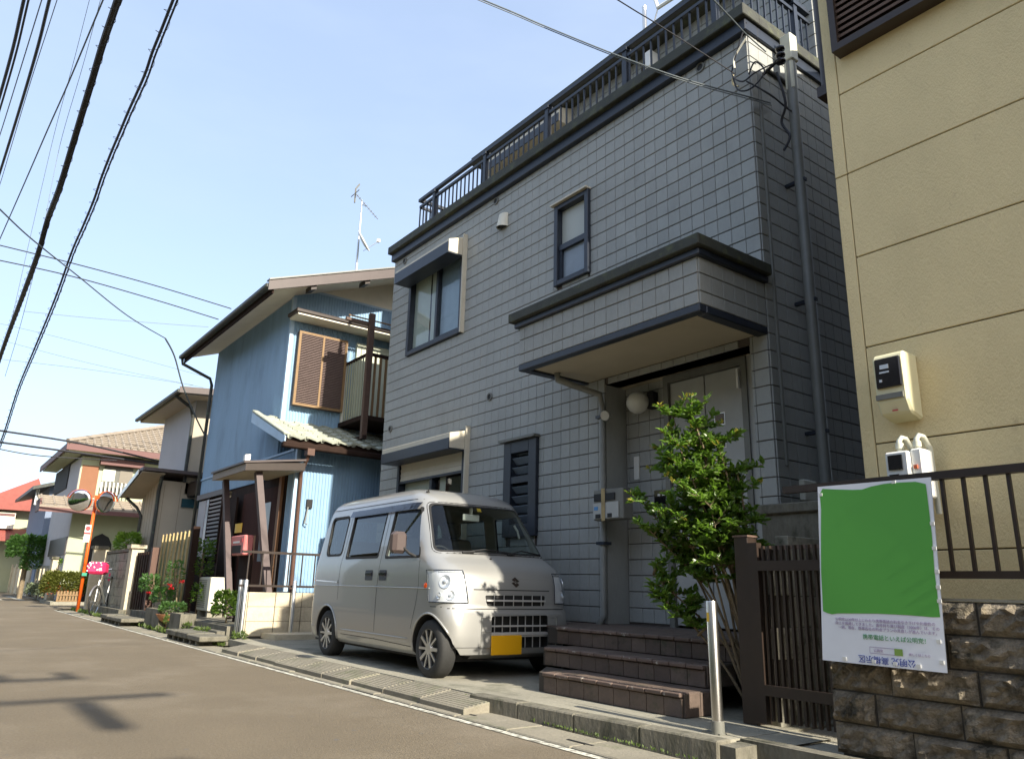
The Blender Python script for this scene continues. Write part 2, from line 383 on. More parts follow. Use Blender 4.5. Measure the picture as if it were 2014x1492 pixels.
B(-5.68,-3.84,5.502,5.8,2.98,3.04).build('recess_ceiling', soff_m, gh)
B(GX0-.03, GX1+.03, 5.44, 5.499, .1, .52).build('plinth', concrete_d, gh) if False else None
TW, TH = .1515, .1568
TZ0 = 3.05-16*TH-.0
tiles = []   # (centre, w, h, plane)
def tile_field(plane, u0, u1, z0, z1, fixed, holes, uref):
    k0 = math.floor((u0-uref)/TW); k1 = math.ceil((u1-uref)/TW)
    j0 = math.floor((z0-TZ0)/TH); j1 = math.ceil((z1-TZ0)/TH)
    for j in range(j0, j1):
        za, zb = max(TZ0+j*TH+.004, z0), min(TZ0+(j+1)*TH-.004, z1)
        if zb-za < .02: continue
        for k in range(k0, k1):
            ua, ub = max(uref+k*TW+.0018, u0), min(uref+(k+1)*TW-.0018, u1)
            if ub-ua < .02: continue
            segs = [(ua, ub, za, zb)]
            for h in holes:
                ns = []
                for (a, b, c, d) in segs:
                    if b <= h[0] or a >= h[1] or d <= h[2] or c >= h[3]: ns.append((a,b,c,d)); continue
                    if a < h[0]-.015: ns.append((a,h[0],c,d))
                    elif b > h[1]+.015: ns.append((h[1],b,c,d))
                    elif c < h[2]-.015: ns.append((a,b,c,h[2]))
                    elif d > h[3]+.015: ns.append((a,b,h[3],d))
                segs = ns
            for (a, b, c, d) in segs: tiles.append((plane, fixed, (a+b)/2, (c+d)/2, b-a, d-c))
e = .012
CAN = (-6.06, -3.64, 3.05, 3.52)
tile_field('f', GX0, GX1, .1, 6.12, GY, [W_UL, W_N, W_LL, W_LV, REC, CAN], GX1)
tile_field('f', -5.66, -5.05, .56, 2.98, 5.8, [], GX1)
tile_field('s', GY, 9.5, .1, 6.12, GX1, [], GY)
def tile_pos(t):
    return V((t[2], t[1], t[3])) if t[0] == 'f' else V((t[1], t[2], t[3]))
CAMP = V((0,0,CAMH))
tiles.sort(key=lambda t: (tile_pos(t)-CAMP).length - (0 if t[0]=='f' else -1.2) + (3 if t[1] == GY and tile_pos(t).x < -3.8 and tile_pos(t).z < 1.6 else 0))
tm = MB().box(-.5,.5,-.5,.5,-.5,.5)
unit = {}
def tile_unit(w, h):
    key = (round(w, 3), round(h, 3))
    if key not in unit:
        a, b = w/2, h/2; c = min(.0035, a*.4, b*.4)
        m_ = MB(); m_.v = [(-a,0,-b),(a,0,-b),(a,0,b),(-a,0,b),(-a,-.008,-b),(a,-.008,-b),(a,-.008,b),(-a,-.008,b),(-a+c,-e,-b+c),(a-c,-e,-b+c),(a-c,-e,b-c),(-a+c,-e,b-c)]
        m_.f = [(8,9,10,11)]+[(4+i,4+(i+1)%4,8+(i+1)%4,8+i) for i in range(4)]+[(i,(i+1)%4,4+(i+1)%4,4+i) for i in range(4)]; m_.m = [0]*9
        unit[key] = m_
    return unit[key]
tmesh = {}
cnt = 0; rest = MB()
for t in tiles:
    u_ = tile_unit(t[4], t[5]); p = tile_pos(t)
    if cnt < 300 and t[0] == 'f' and t[1] == GY:
        k = (round(t[4],3), round(t[5],3))
        if k not in tmesh: tmesh[k] = u_.mesh('tile', tile_m)
        o = place('tile', tmesh[k], gh, p+V((0, -.0005, 0)), rot=(random.uniform(-.006,.006), 0, random.uniform(-.006,.006))); cnt += 1
    else:
        n0 = len(rest.v)
        for (a, b, c) in u_.v:
            rest.v.append((p.x+a, p.y+b, p.z+c) if t[0] == 'f' else (p.x-b, p.y+a, p.z+c))
        rest.f += [tuple(n0+i for i in f) for f in u_.f]; rest.m += [0]*len(u_.f)
o = rest.build('wall_tiles', tile_m, gh); o['kind'] = 'stuff'
# cornice
def ledge(name, segs, parent, m=corn_m):
    mb = MB()
    for s in segs: mb.box(*s)
    return mb.build(name, m, parent, bevel=.008)
ledge('coping', [(GX0-.05,GX1+.07,5.36,5.62,6.25,6.38),(GX1-.16,GX1+.07,5.62,11.5,6.25,6.38),(GX0-.05,GX0+.16,5.62,11.5,6.25,6.38)], gh)
ledge('cornice', [(GX0-.02,GX1+.04,5.42,5.62,6.12,6.249),(GX1-.16,GX1+.04,5.62,11.5,6.12,6.249),(GX0-.02,GX0+.16,5.62,11.5,6.12,6.249)], gh, navy)
# terrace railing
rl = MB()
RY, RZT, RX0, RX1 = 5.62, 7.14, -10.2, -3.74
rl.box(RX0-.03,RX1+.03,RY-.03,RY+.03,RZT-.05,RZT).box(RX0,RX1,RY-.02,RY+.02,RZT-.17,RZT-.13)
rl.box(RX1-.03,RX1+.03,RY+.03,7.9,RZT-.05,RZT).box(RX1-.02,RX1+.02,RY+.02,7.9,RZT-.17,RZT-.13)
rl.box(RX0-.03,RX0+.03,RY+.03,8.6,RZT-.05,RZT).box(RX0-.02,RX0+.02,RY+.02,8.6,RZT-.17,RZT-.13)
rail = rl.build('railing', navy, gh)
bm_ = MB().box(-.009,.009,-.009,.009,6.38,6.975).mesh('baluster', navy)
pm_ = MB().box(-.032,.032,-.032,.032,6.38,7.10).box(-.045,.045,-.045,.045,7.06,7.10).mesh('railing_post', navy)
ORG['railing'] = ORG[gh.name]
px_ = [-9.73,-8.29,-6.85,-5.40,-4.10]
for xx in px_: place('railing_post', pm_, rail, (xx, RY, 0))
xx = RX0
while xx < RX1:
    if min(abs(xx-p) for p in px_) > .04: place('baluster', bm_, rail, (xx, RY, 0))
    xx += .113
for yy in (6.5, 7.6): place('railing_post', pm_, rail, (RX1, yy, 0))
for yy in (6.6, 8.0): place('railing_post', pm_, rail, (RX0, yy, 0))
for i in range(1, 20): place('baluster', bm_, rail, (RX1, RY+i*.113, 0))
for i in range(1, 22): place('baluster', bm_, rail, (RX0, RY+i*.113, 0))
# setback top storey
PY = 6.8
B(-9.97,-3.67,PY,11.3,6.12,8.05).build('penthouse_wall', joint_m, gh)
tiles.clear()
WH = [(-9.62,-7.7,6.12,7.72), (-6.89,-6.16,6.12,7.8)]
tile_field('f', -9.97, -3.67, 6.12, 8.05, PY, WH, GX1)
pr_ = MB()
for t in tiles:
    u_ = tile_unit(t[4], t[5]); p = tile_pos(t); n0 = len(pr_.v)
    pr_.v += [(p.x+a, p.y+b, p.z+c) for a, b, c in u_.v]; pr_.f += [tuple(n0+i for i in f) for f in u_.f]; pr_.m += [0]*len(u_.f)
tiles.clear(); tile_field('s', PY, 9.5, 6.12, 8.05, -3.67, [], GY)
for t in tiles:
    u_ = tile_unit(t[4], t[5]); p = tile_pos(t); n0 = len(pr_.v)
    pr_.v += [(p.x-b, p.y+a, p.z+c) for a, b, c in u_.v]; pr_.f += [tuple(n0+i for i in f) for f in u_.f]; pr_.m += [0]*len(u_.f)
o = pr_.build('penthouse_tiles', tile_m, gh); o['kind'] = 'stuff'
ledge('penthouse_eave', [(-10.06,-3.55,6.5,6.9,8.05,8.2),(-10.06,-3.55,6.9,11.4,8.052,8.2)], gh)
f = B(-9.62,-7.7,6.76,6.81,6.14,7.70).build('window', navy, gh); B(-9.54,-8.70,6.75,6.759,6.2,7.6).box(-8.62,-7.78,6.75,6.759,6.2,7.6).build('pane', dark_in, f)
MB().prism([(-9.66,6.79,8.03),(-9.66,6.50,7.93),(-9.66,6.50,7.70),(-9.66,6.79,7.70)], (2.0,0,0)).build('window_hood', cream_m, gh)
B(-9.66,-7.66,6.485,6.499,7.70,7.84).build('hood_front', navy, gh)
f = B(-6.89,-6.16,6.76,6.81,6.14,7.8).build('window', navy, gh); B(-6.83,-6.22,6.75,6.759,6.2,7.72).build('pane', dark_in, f)
wl_ = thing('terrace_lamp', (-5.95,6.7,7.8), 'small glowing-white box lamp on the wall behind the roof railing', 'lamp')
MB().box(-6.03,-5.89,6.60,6.785,7.66,7.93).build('shade', whitem, wl_, bevel=.02); B(-5.99,-5.93,6.76,6.786,7.58,7.66).build('bracket', brown, wl_)
tag(wl_, 'small white box lamp on the wall behind the roof railing')
# windows
def frame_parts(W, parent, d0=5.44, d1=5.56, t=.05, m=navy):
    x0,x1,z0,z1 = W; mb = MB()
    mb.box(x0-.015,x0+t,d0,d1,z0-.015,z1+.015).box(x1-t,x1+.015,d0,d1,z0-.015,z1+.015).box(x0+t,x1-t,d0,d1,z0-.015,z0+t).box(x0+t,x1-t,d0,d1,z1-t,z1+.015)
    return mb.build('window', m, parent, bevel=.006)
w = frame_parts(W_UL, gh)
mid = -9.27
MB().box(mid-.028,mid+.028,5.475,5.55,4.37,5.57).box(-10.02,mid-.028,5.49,5.55,4.37,4.41).box(mid+.028,-8.59,5.47,5.53,4.37,4.41).build('sash', navy, w)
B(-10.02,-8.59,5.515,5.52,4.37,5.57).build('pane', glass_w, w)
B(-10.02,mid-.28,5.535,5.54,4.37,5.57).box(mid-.25,mid-.02,5.545,5.55,4.37,5.57).build('curtain', curtain, w)
B(mid,-8.59,5.545,5.55,4.37,5.57).build('frosted_pane', frost, w)
mb = MB().prism([(-10.10,5.44,5.76),(-10.10,5.19,5.66),(-10.10,5.19,5.47),(-10.10,5.44,5.47)], (1.58,0,0)); mb.build('shutter_box', cream_m, gh, bevel=.004)
B(-10.10,-8.52,5.178,5.189,5.45,5.62).box(-10.10,-8.52,5.19,5.44,5.452,5.469).build('shutter_box_front', navy, gh)
B(-8.515,-8.49,5.42,5.498,4.3,5.80).build('shutter_guide', cream_m, gh)
w = frame_parts(W_N, gh)
MB().box(-6.43,-5.95,5.47,5.53,4.80,4.87).box(-6.43,-6.39,5.48,5.53,4.41,4.8).box(-5.99,-5.95,5.48,5.53,4.41,4.8).build('sash', navy, w)
B(-6.43,-5.95,5.525,5.53,4.87,5.34).build('pane', mat('roller_blind', (.40,.42,.38), .4), w)
B(-6.39,-5.99,5.515,5.52,4.41,4.80).build('pane', frost, w)
B(-6.53,-5.88,5.40,5.498,5.405,5.425).build('drip_cap', cream_m, gh)
w = frame_parts(W_LL, gh)
B(-9.20,-9.14,5.48,5.55,1.05,2.35).build('sash', navy, w); B(-10.03,-8.34,5.535,5.54,1.05,2.35).build('pane', glass_w, w)
B(-10.03,-9.25,5.56,5.565,1.05,2.35).box(-9.05,-8.9,5.56,5.565,1.05,2.35).build('curtain', curtain, w)
for k in range(8): B(-10.03,-8.34,5.468+.006*(k%2),5.50,2.345+k*.036,2.345+k*.036+.034).build('shutter_slat', cream_m, w)
B(-10.03,-8.34,5.455,5.51,2.31,2.343).build('shutter_bar', navy, w)
MB().prism([(-10.13,5.44,2.86),(-10.13,5.19,2.80),(-10.13,5.19,2.60),(-10.13,5.44,2.60)], (1.87,0,0)).build('shutter_box', cream_m, gh, bevel=.004)
B(-10.13,-8.26,5.178,5.189,2.59,2.73).box(-10.13,-8.26,5.19,5.44,2.582,2.599).build('shutter_box_front', navy, gh)
B(-8.255,-8.23,5.42,5.498,1.0,2.92).build('shutter_guide', cream_m, gh)
w = frame_parts(W_LV, gh, t=.13); B(-7.46,-6.76,5.39,5.498,2.57,2.60).build('drip_cap', framegrey, gh)
B(-7.26,-6.92,5.57,5.58,1.5,2.5).build('dark_inside', dark_in, w)
for k in range(8):
    z = 1.62+k*.115
    if k == 4: B(-7.26,-6.92,5.45,5.53,z-.02,z+.06).build('mullion', navy, w); continue
    MB().obox((-7.09,5.505,z+.02), (.17,0,0), (0,.035,-.035), (0,.0022,.0022)).build('louvre_blade', frost, w)
# small wall fittings
for (xx, zz) in ((-7.80,6.05),(-10.37,6.03),(-4.22,6.07),(-7.80,3.24),(-10.48,3.22)):
    v_ = MB().lathe((xx,5.49,zz), (0,-1,0), [(0,.055),(.02,.055),(.022,.04),(.012,.038)], 16).build('vent_ring', framegrey, gh, smooth=True, angle=40)
    MB().lathe((xx,5.478,zz), (0,-1,0), [(0,.036),(.003,.036)], 12).build('vent_hole', blackm, v_)
mb = MB(); mb.grid(lambda u,v: (-7.60+.09*math.cos(math.pi*(1-u)), 5.485-.11*math.sin(math.pi*u)*(.55+.45*v if v<1 else 1), 5.56+.20*(1-v)+.0), 10, 6)
mb.poly([(-7.60+.09*math.cos(math.pi*(1-k/10)), 5.485-.11*math.sin(math.pi*k/10)*.55, 5.76) for k in range(11)])
mb.build('vent_hood', offwhite, gh, smooth=True, angle=50); B(-7.66,-7.54,5.43,5.486,5.565,5.60).build('vent_mouth', blackm, gh)
# canopy over the entrance
cy = 4.6
B(-6.02,-3.665,cy,5.499,3.10,3.50).build('canopy', joint_m, gh)
tiles.clear()
tile_field('f', -6.02, -3.665, 3.10, 3.50, cy, [], GX1); ct = MB()
for t in tiles:
    u_ = tile_unit(t[4], t[5]); p = tile_pos(t); n0 = len(ct.v); ct.v += [(p.x+a,p.y+b,p.z+c) for a,b,c in u_.v]; ct.f += [tuple(n0+i for i in f) for f in u_.f]; ct.m += [0]*9
    
tiles.clear(); tile_field('s', cy, 5.49, 3.10, 3.50, -3.665, [], cy)
for t in tiles:
    u_ = tile_unit(t[4], t[5]); p = tile_pos(t); n0 = len(ct.v); ct.v += [(p.x-b,p.y+a,p.z+c) for a,b,c in u_.v]; ct.f += [tuple(n0+i for i in f) for f in u_.f]; ct.m += [0]*9
o = ct.build('canopy_tiles', tile_m, gh); o['kind'] = 'stuff'
ledge('canopy_coping', [(-6.11,-3.57,4.50,5.499,3.56,3.66)], gh); ledge('canopy_trim', [(-6.07,-3.61,4.55,5.499,3.50,3.559)], gh, navy)
ledge('canopy_edge', [(-6.03,-3.655,4.588,4.68,3.03,3.10),(-6.03,-5.93,4.68,5.499,3.03,3.10),(-3.76,-3.655,4.68,5.499,3.03,3.10)], gh, navy)
B(-5.93,-3.76,4.68,5.499,3.055,3.098).build('canopy_soffit', soff_m, gh)
# entrance door
dr = B(-5.05,-4.99,5.70,5.799,.54,2.97).box(-4.11,-4.05,5.70,5.799,.54,2.97).box(-4.99,-4.11,5.70,5.799,2.90,2.97).build('door_frame', framegrey, gh)
for (a, b) in ((-4.985,-4.56),(-4.548,-4.115)):
    d_ = B(a,b,5.735,5.785,.56,2.895).build('door', doorm, gh, bevel=.004)
    cx = b-.17 if a < -4.8 else a+.17
    cx = b-.06 if a < -4.8 else a+.16
    for zz_ in (2.385, 2.17, 1.955, 1.74): B(cx-.05,cx+.05,5.726,5.7355,zz_,zz_+.10).build('door_light', blackg, d_); B(cx-.06,cx+.06,5.730,5.7345,zz_-.01,zz_+.11).build('light_trim', alu, d_)
B(-4.60,-4.575,5.66,5.735,1.35,1.75).build('door_handle', alu, gh); B(-4.145,-4.125,5.68,5.735,2.68,2.86).build('door_closer', whitem, gh)
B(-5.685,-5.672,5.502,5.80,.54,2.98).box(-3.852,-3.838,5.502,5.80,.54,2.98).build('recess_jamb', tile_m, gh)
B(-4.05,-3.853,5.72,5.799,.54,2.98).box(-4.99,-4.05,5.74,5.799,2.972,2.98).build('side_panel', doorm, gh)
# pipes
MB().tube([(-5.86,4.98,3.05),(-5.86,4.98,2.98),(-5.78,5.10,2.93),(-5.68,5.42,2.86),(-5.665,5.44,2.70),(-5.665,5.44,.62),(-5.70,5.38,.5)], .034, 10).build('canopy_downpipe', pipe_g, gh, smooth=True)
MB().box(-5.72,-5.61,5.39,5.50,2.60,2.63).box(-5.72,-5.61,5.39,5.50,1.3,1.33).build('pipe_bracket', navy, gh)
MB().tube([(-3.50,5.95,6.1),(-3.50,5.95,.1)], .05, 12).build('downpipe', pipe_g, gh, smooth=True, angle=60)
MB().box(-3.56,-3.44,5.89,6.01,5.92,6.22).box(-3.545,-3.455,5.905,5.995,5.60,5.92).build('downpipe_head', pipe_l, gh, bevel=.01)
for z in (1.2,2.2,3.4,4.6): B(-3.66,-3.44,5.93,5.97,z,z+.03).build('pipe_bracket', navy, gh)
MB().tube([(-3.645,5.62,5.7),(-3.645,5.62,1.9)], .02, 8).build('conduit', framegrey, gh)
B(-3.655,-3.60,5.78,5.98,1.62,1.80).build('socket_box', offwhite, gh, bevel=.01)
# electricity service bracket with insulators at the top corner
sb = thing('service_bracket', (-3.6,5.75,5.9), 'black cable bracket with insulators and looped wires at the top corner of the tiled house', 'cable bracket')
MB().tube([(-3.64,5.70,5.75),(-3.40,5.62,5.75)], .016, 8).tube([(-3.64,5.75,5.82),(-3.64,6.15,5.82)], .02, 8).build('arm', blackm, sb)
mb = MB()
for k in range(3): mb.lathe((-3.42-.0*k,5.66+.0*k,5.72+.07*k), (0,0,1), [(0,.02),(.01,.045),(.03,.045),(.05,.02)], 12)
mb.build('insulator', blackg, sb, smooth=True)
def loop(pts, r=.008, m=cable_m, name='loop_wire', parent=sb):
    P = [V(p) for p in pts]; out = []
    for i in range(len(P)-1):
        p0 = P[max(i-1,0)]; p1 = P[i]; p2 = P[i+1]; p3 = P[min(i+2,len(P)-1)]
        for t in [k/6 for k in range(6)]:
            out.append(.5*((2*p1)+(p2-p0)*t+(2*p0-5*p1+4*p2-p3)*t*t+(3*p1-p0-3*p2+p3)*t**3))
    out.append(P[-1]); return MB().tube(out, r, 6).build(name, m, parent)
loop([(-3.62,5.44,6.2),(-3.72,5.42,5.95),(-3.80,5.42,5.72),(-3.68,5.40,5.55),(-3.55,5.42,5.58),(-3.48,5.6,5.72)])
loop([(-3.80,5.42,5.72),(-3.74,5.41,5.50),(-3.60,5.42,5.44),(-3.50,5.5,5.60),(-3.56,5.45,5.72),(-3.63,5.44,5.62)])
loop([(-3.66,5.44,5.56),(-3.50,5.55,5.38),(-3.46,5.75,5.30),(-3.50,5.9,5.35)])
loop([(-3.45,5.62,5.62),(-3.42,5.68,5.3),(-3.5,5.72,5.15),(-3.44,5.74,4.98),(-3.5,5.72,4.85)], .012)
loop([(-3.63,5.43,6.02),(-3.76,5.42,5.88),(-3.77,5.42,5.76)], .010, offwhite, 'white_sleeve')
loop([(-3.79,5.42,5.70),(-3.80,5.42,5.60),(-3.74,5.42,5.54)], .009, beige_p, 'tan_sleeve')
# lamps, letterbox and plates by the door
lp = thing('porch_lamp', (-5.36,5.7,2.76), 'round white globe lamp on the wall beside the grey front door', 'lamp')
MB().lathe((-5.36,5.66,2.76), (0,0,1), [(-.12,.005),(-.115,.045),(-.09,.085),(-.04,.118),(0,.122),(.04,.112),(.08,.085),(.10,.05)], 20).build('globe', mat('lamp_globe', (.62,.62,.56), .35), lp, smooth=True)
B(-5.28,-5.19,5.70,5.786,2.68,2.86).build('back_plate', blackm, lp, bevel=.01)
lp = thing('sensor_light', (-5.56,5.4,2.60), 'small round clear-glass spotlight fixed to the downpipe under the canopy', 'lamp')
MB().lathe((-5.54,5.36,2.60), (.3,-1,-.3), [(-.08,.02),(-.05,.04),(0,.055),(.012,.05)], 16).build('reflector', alu, lp, smooth=True, angle=50); MB().tube([(-5.66,5.43,2.66),(-5.55,5.38,2.62)], .012, 6).build('arm', navy, lp)
lb = thing('letterbox', (-5.42,5.4,1.6), 'grey metal letterbox with strips of brown tape on the wall left of the door', 'letterbox')
B(-5.66,-5.24,5.30,5.44,1.53,1.83).build('body', framegrey, lb, bevel=.008)
B(-5.64,-5.53,5.288,5.299,1.72,1.79).box(-5.47,-5.35,5.288,5.299,1.72,1.79).box(-5.62,-5.55,5.288,5.299,1.55,1.59).box(-5.45,-5.39,5.288,5.299,1.55,1.59).build('slot', dark_in, lb)
B(-5.655,-5.30,5.292,5.2985,1.545,1.70).build('lid', doorm, lb)
B(-5.53,-5.48,5.284,5.287,1.52,1.84).build('tape', wood_y, lb); B(-5.64,-5.585,5.289,5.2915,1.63,1.665).build('sticker', mat('blue_sticker', (.08,.25,.5), .5), lb)
ic = thing('intercom', (-5.2,5.77,1.80), 'small black intercom beside the letterbox, half hidden by the shrub', 'intercom')
B(-5.25,-5.06,5.75,5.787,1.70,1.84).build('panel', blackg, ic); B(-5.20,-5.17,5.745,5.7495,1.78,1.80).box(-5.14,-5.11,5.745,5.7495,1.78,1.80).build('button', whitem, ic)
o = tag(B(-5.545,-5.475,5.775,5.787,1.98,2.22).build('nameplate', whitem, org=(-5.51,5.78,2.1)), 'narrow white nameplate on the grey tiles above the letterbox', 'nameplate')

# ------------------------------------------------------------------ entrance steps
st = thing('entrance_steps', (-4.2,4.3,.1), 'brown tiled entrance steps with worn pale nosings in front of the door', 'steps')
S = [(3.95,-3.42,-4.85,.10,.25), (4.28,-3.50,-5.20,.25,.395), (4.60,-3.42,-5.52,.395,.54)]
back = 5.79
for i, (yf, xr, xl, z0, z1) in enumerate(S):
    yb = S[i+1][0]+.02 if i < 2 else back
    # the left end runs back on the slant
    MB().prism([(xr,yf+.012,z0),(xr,yb if i<2 else 5.49,z0),(xl-(yb-yf)*.9,yb if i<2 else 5.49,z0),(xl,yf+.012,z0)], (0,0,z1-z0-.012), m=0).build('riser_core', grout, st)
    n = int((xr-xl)/.1515)
    tme = MB().box(-.0735,.0735,0,.012,0,z1-z0-.040).mesh('riser_tile', brick_t, bevel=.002)
    nme = MB().box(-.0738,.0738,-.014,.07,0,.028).mesh('nosing_tile', nosing_m, bevel=.006)
    tre = MB().box(-.0735,.0735,-.0735,.0735,-.012,0).mesh('tread_tile', brick_t, bevel=.002)
    for k in range(n):
        xx = xr-.0757-k*.1515
        place('riser_tile', tme, st, (xx, yf, z0+.004)); place('nosing_tile', nme, st, (xx, yf-.004, z1-.03+random.uniform(-.002,.002)))
        if i < 2:
            for j in range(2): place('tread_tile', tre, st, (xx, yf+.145+j*.1515, z1-.002))
    stt = MB().box(0,.012,-.0735,.0735,0,z1-z0-.01).mesh('side_tile', brick_t, bevel=.002)
    for k in range(int(((yb if i < 2 else 5.45)-yf)/.1515)): place('side_tile', stt, st, (xr+.001, yf+.088+k*.1515, z0+.004))
tt = MB()
for ix in range(18):
    for iy in range(8):
        xx = -3.42-.0757-ix*.1515; yy = 4.745+iy*.1515
        if iy > 5 and not (-5.66 < xx < -3.9): continue
        tt.box(xx-.0735, xx+.0735, yy-.0735, yy+.0735, .525, .538+random.uniform(-.001,.001))
o = tt.build('landing_tiles', brick_t, st); o['kind'] = 'stuff'
MB().box(-5.0,-4.1,5.5,5.79,.3,.536).build('landing_core', grout, st)
tag(MB().tube([(-6.3,5.3,.1),(-6.3,5.3,.42)], .03, 8).lathe((-6.3,5.3,.42), (.3,-1,.2), [(-.05,.03),(0,.05),(.09,.075),(.10,.07)], 14).build('tap_stand', framegrey, org=(-6.3,5.3,.1), smooth=True, angle=40), 'short grey standpipe against the tiled wall beside the van nose', 'standpipe')
cb_ = B(-6.05,-5.80,5.25,5.45,.1,.42).build('drain_box', concrete_d, org=(-5.9,5.35,.1), bevel=.01); tag(cb_, 'low concrete drain box at the foot of the downpipe left of the steps', 'drain box')
# ------------------------------------------------------------------ beige house on the right
bh = thing('rendered_house', (0,6,0.1), 'beige panelled house with brown slatted shutter box at the right edge', 'house')
BX, BY = -2.33, 4.4
B(BX,6.0,BY+.012,12,.1,5.75).build('wall', beige_j, bh)
MB().prism([(BX,BY+.012,5.75),(BX,12,5.75),(BX,8.2,7.35)], (8.3,0,0)).build('gable_wall', beige_p, bh)
zs = [.1,.515,1.115,1.736,2.338,2.94,3.537,4.135,4.735,5.335,5.75]
for i, (a, b) in enumerate(zip(zs, zs[1:])):
    for (xa, xb) in ((-2.247,.77),(.776,3.8),(3.806,6.0)):
        B(xa,xb,BY-.003,BY+.014,a+.004,b-.004).build('panel', beige_p, bh, bevel=.003)
for a, b in ((.1,3.533),(3.541,5.75)): B(BX-.004,-2.253,BY-.003,BY+.3,a,b).build('corner_panel', beige_p, bh, bevel=.003)
MB().prism([(BX-.14,4.35,5.92),(BX-.14,8.2,7.62),(BX-.14,12.3,5.85),(BX-.14,12.3,5.72),(BX-.14,8.2,7.48),(BX-.14,4.35,5.80)], (8.6,0,0)).build('roof', brown, bh)
bal = B(-2.215,-2.17,4.29,4.396,4.40,5.6).box(-2.17,.55,4.29,4.396,4.40,4.45).box(-2.17,.55,4.29,4.396,5.55,5.6).box(.55,.60,4.29,4.396,4.40,5.6).box(-2.17,.55,4.36,4.396,4.45,5.55).build('shutter_box', brown, bh)
for k in range(22):
    z = 4.475+k*.05
    MB().obox((-.81,4.335,z), (1.36,0,0), (0,.018,.012), (0,.003,-.009)).build('shutter_slat', brown_l, bal)
MB().tube([(-2.40,4.55,5.7),(-2.40,4.55,4.33)], .045, 10).box(-2.46,-2.34,4.5,4.62,4.28,4.36).build('downpipe', brown, bh, smooth=True, angle=50)
# electricity meter
em = thing('electricity_meter', (-2.0,4.3,2.0), 'cream electricity meter box with dark window on the beige wall above the poster', 'meter')
mx0, mx1, mz0, mz1 = -2.135, -1.955, 1.815, 2.225
MB().prism([(mx0,4.396,mz0+.02),(mx0,4.27,mz0+.05),(mx0,4.235,mz0+.12),(mx0,4.225,mz1-.03),(mx0,4.25,mz1),(mx0,4.396,mz1)], (mx1-mx0,0,0)).build('case', mat('meter_cream', (.66,.62,.40), .4, n=[(9,.04)]), em, bevel=.012)
B(mx0+.018,mx1-.018,4.215,4.231,mz0+.20,mz1-.035).build('window', blackg, em, bevel=.004)
B(mx0+.05,mx0+.10,4.211,4.2145,mz0+.31,mz0+.335).box(mx0+.045,mx0+.10,4.211,4.2145,mz0+.285,mz0+.295).box(mx0+.04,mx0+.055,4.211,4.2145,mz0+.235,mz0+.25).build('dial', alu, em)
B(mx0+.005,mx1-.02,4.222,4.236,mz0+.135,mz0+.165).build('catch', framegrey, em)
B(mx0+.08,mx0+.11,4.2435,4.252,mz0+.065,mz0+.072).build('stamp', red_m, em)
# gas meter
gm_ = thing('gas_meter', (-1.92,4.2,1.5), 'white gas meter with two bent pipes standing behind the poster top', 'gas meter')
gx0, gx1 = -2.075, -1.89
MB().box(gx0,gx1-.06,4.14,4.30,1.38,1.63).box(gx1-.06,gx1,4.17,4.30,1.38,1.64).build('case', whitem, gm_, bevel=.008)
B(gx0+.02,gx1-.09,4.13,4.139,1.53,1.61).box(gx0+.02,gx0+.07,4.13,4.139,1.46,1.505).build('display', blackg, gm_)
B(gx1-.045,gx1-.025,4.160,4.169,1.53,1.55).build('warning_label', flower_o, gm_)
for xx in (gx0+.05, gx1-.04):
    MB().tube([(xx,4.22,1.64),(xx,4.22,1.70),(xx+.008,4.235,1.72),(xx+.018,4.26,1.715),(xx+.024,4.31,1.66),(xx+.024,4.33,1.3)], .015, 10).lathe((xx,4.22,1.655), (0,0,1), [(0,.022),(.03,.022)], 10).build('gas_pipe', pipe_l, gm_, smooth=True, angle=50)
# split-face stone wall with fence
sw = thing('stone_wall', (0,3.85,.1), 'rough split-face brown stone block wall under the beige house', 'wall')
SX0, SX1 = -2.33, 1.6
B(SX0+.03,SX1,3.86,4.0,.09,.848).build('core', mortar, sw)
sm = []
for k in range(7):
    rg = np.random.RandomState(40+k); amp = rg.rand(13,7)
    def fn(u, v, amp=amp):
        e_ = min(u*12, (1-u)*12, 1)*min(v*6, (1-v)*6, 1)
        i, j = int(round(u*12)), int(round(v*6)); return V(((u-.5)*.39, -.004-(.014+.036*amp[i, j])*max(0, e_)**.6, (v-.5)*.142))
    q = MB(); q.grid(fn, 12, 6); q.poly([(-.195,0,-.071),(.195,0,-.071),(.195,.05,-.071),(-.195,.05,-.071)]).poly([(-.195,0,.071),(.195,0,.071),(.195,.05,.071),(-.195,.05,.071)]).poly([(-.195,0,-.071),(-.195,0,.071),(-.195,.05,.071),(-.195,.05,-.071)]).poly([(.195,0,-.071),(.195,0,.071),(.195,.05,.071),(.195,.05,-.071)])
    sm.append(q.mesh('stone_block', stone, recalc=False))
for j in range(5):
    off = (.0,-.17,-.08,-.2,-.05)[j]; xx = SX0+.195+off
    while xx < SX1:
        sc_ = None; cx = xx
        if xx-.195 < SX0: w_ = (xx+.195)-SX0; sc_ = (w_/.39,1,1); cx = SX0+w_/2
        o = place('stone_block', random.choice(sm), sw, (cx, 3.865-random.uniform(0,.012), .10+.075+j*.15), scale=sc_); xx += .398
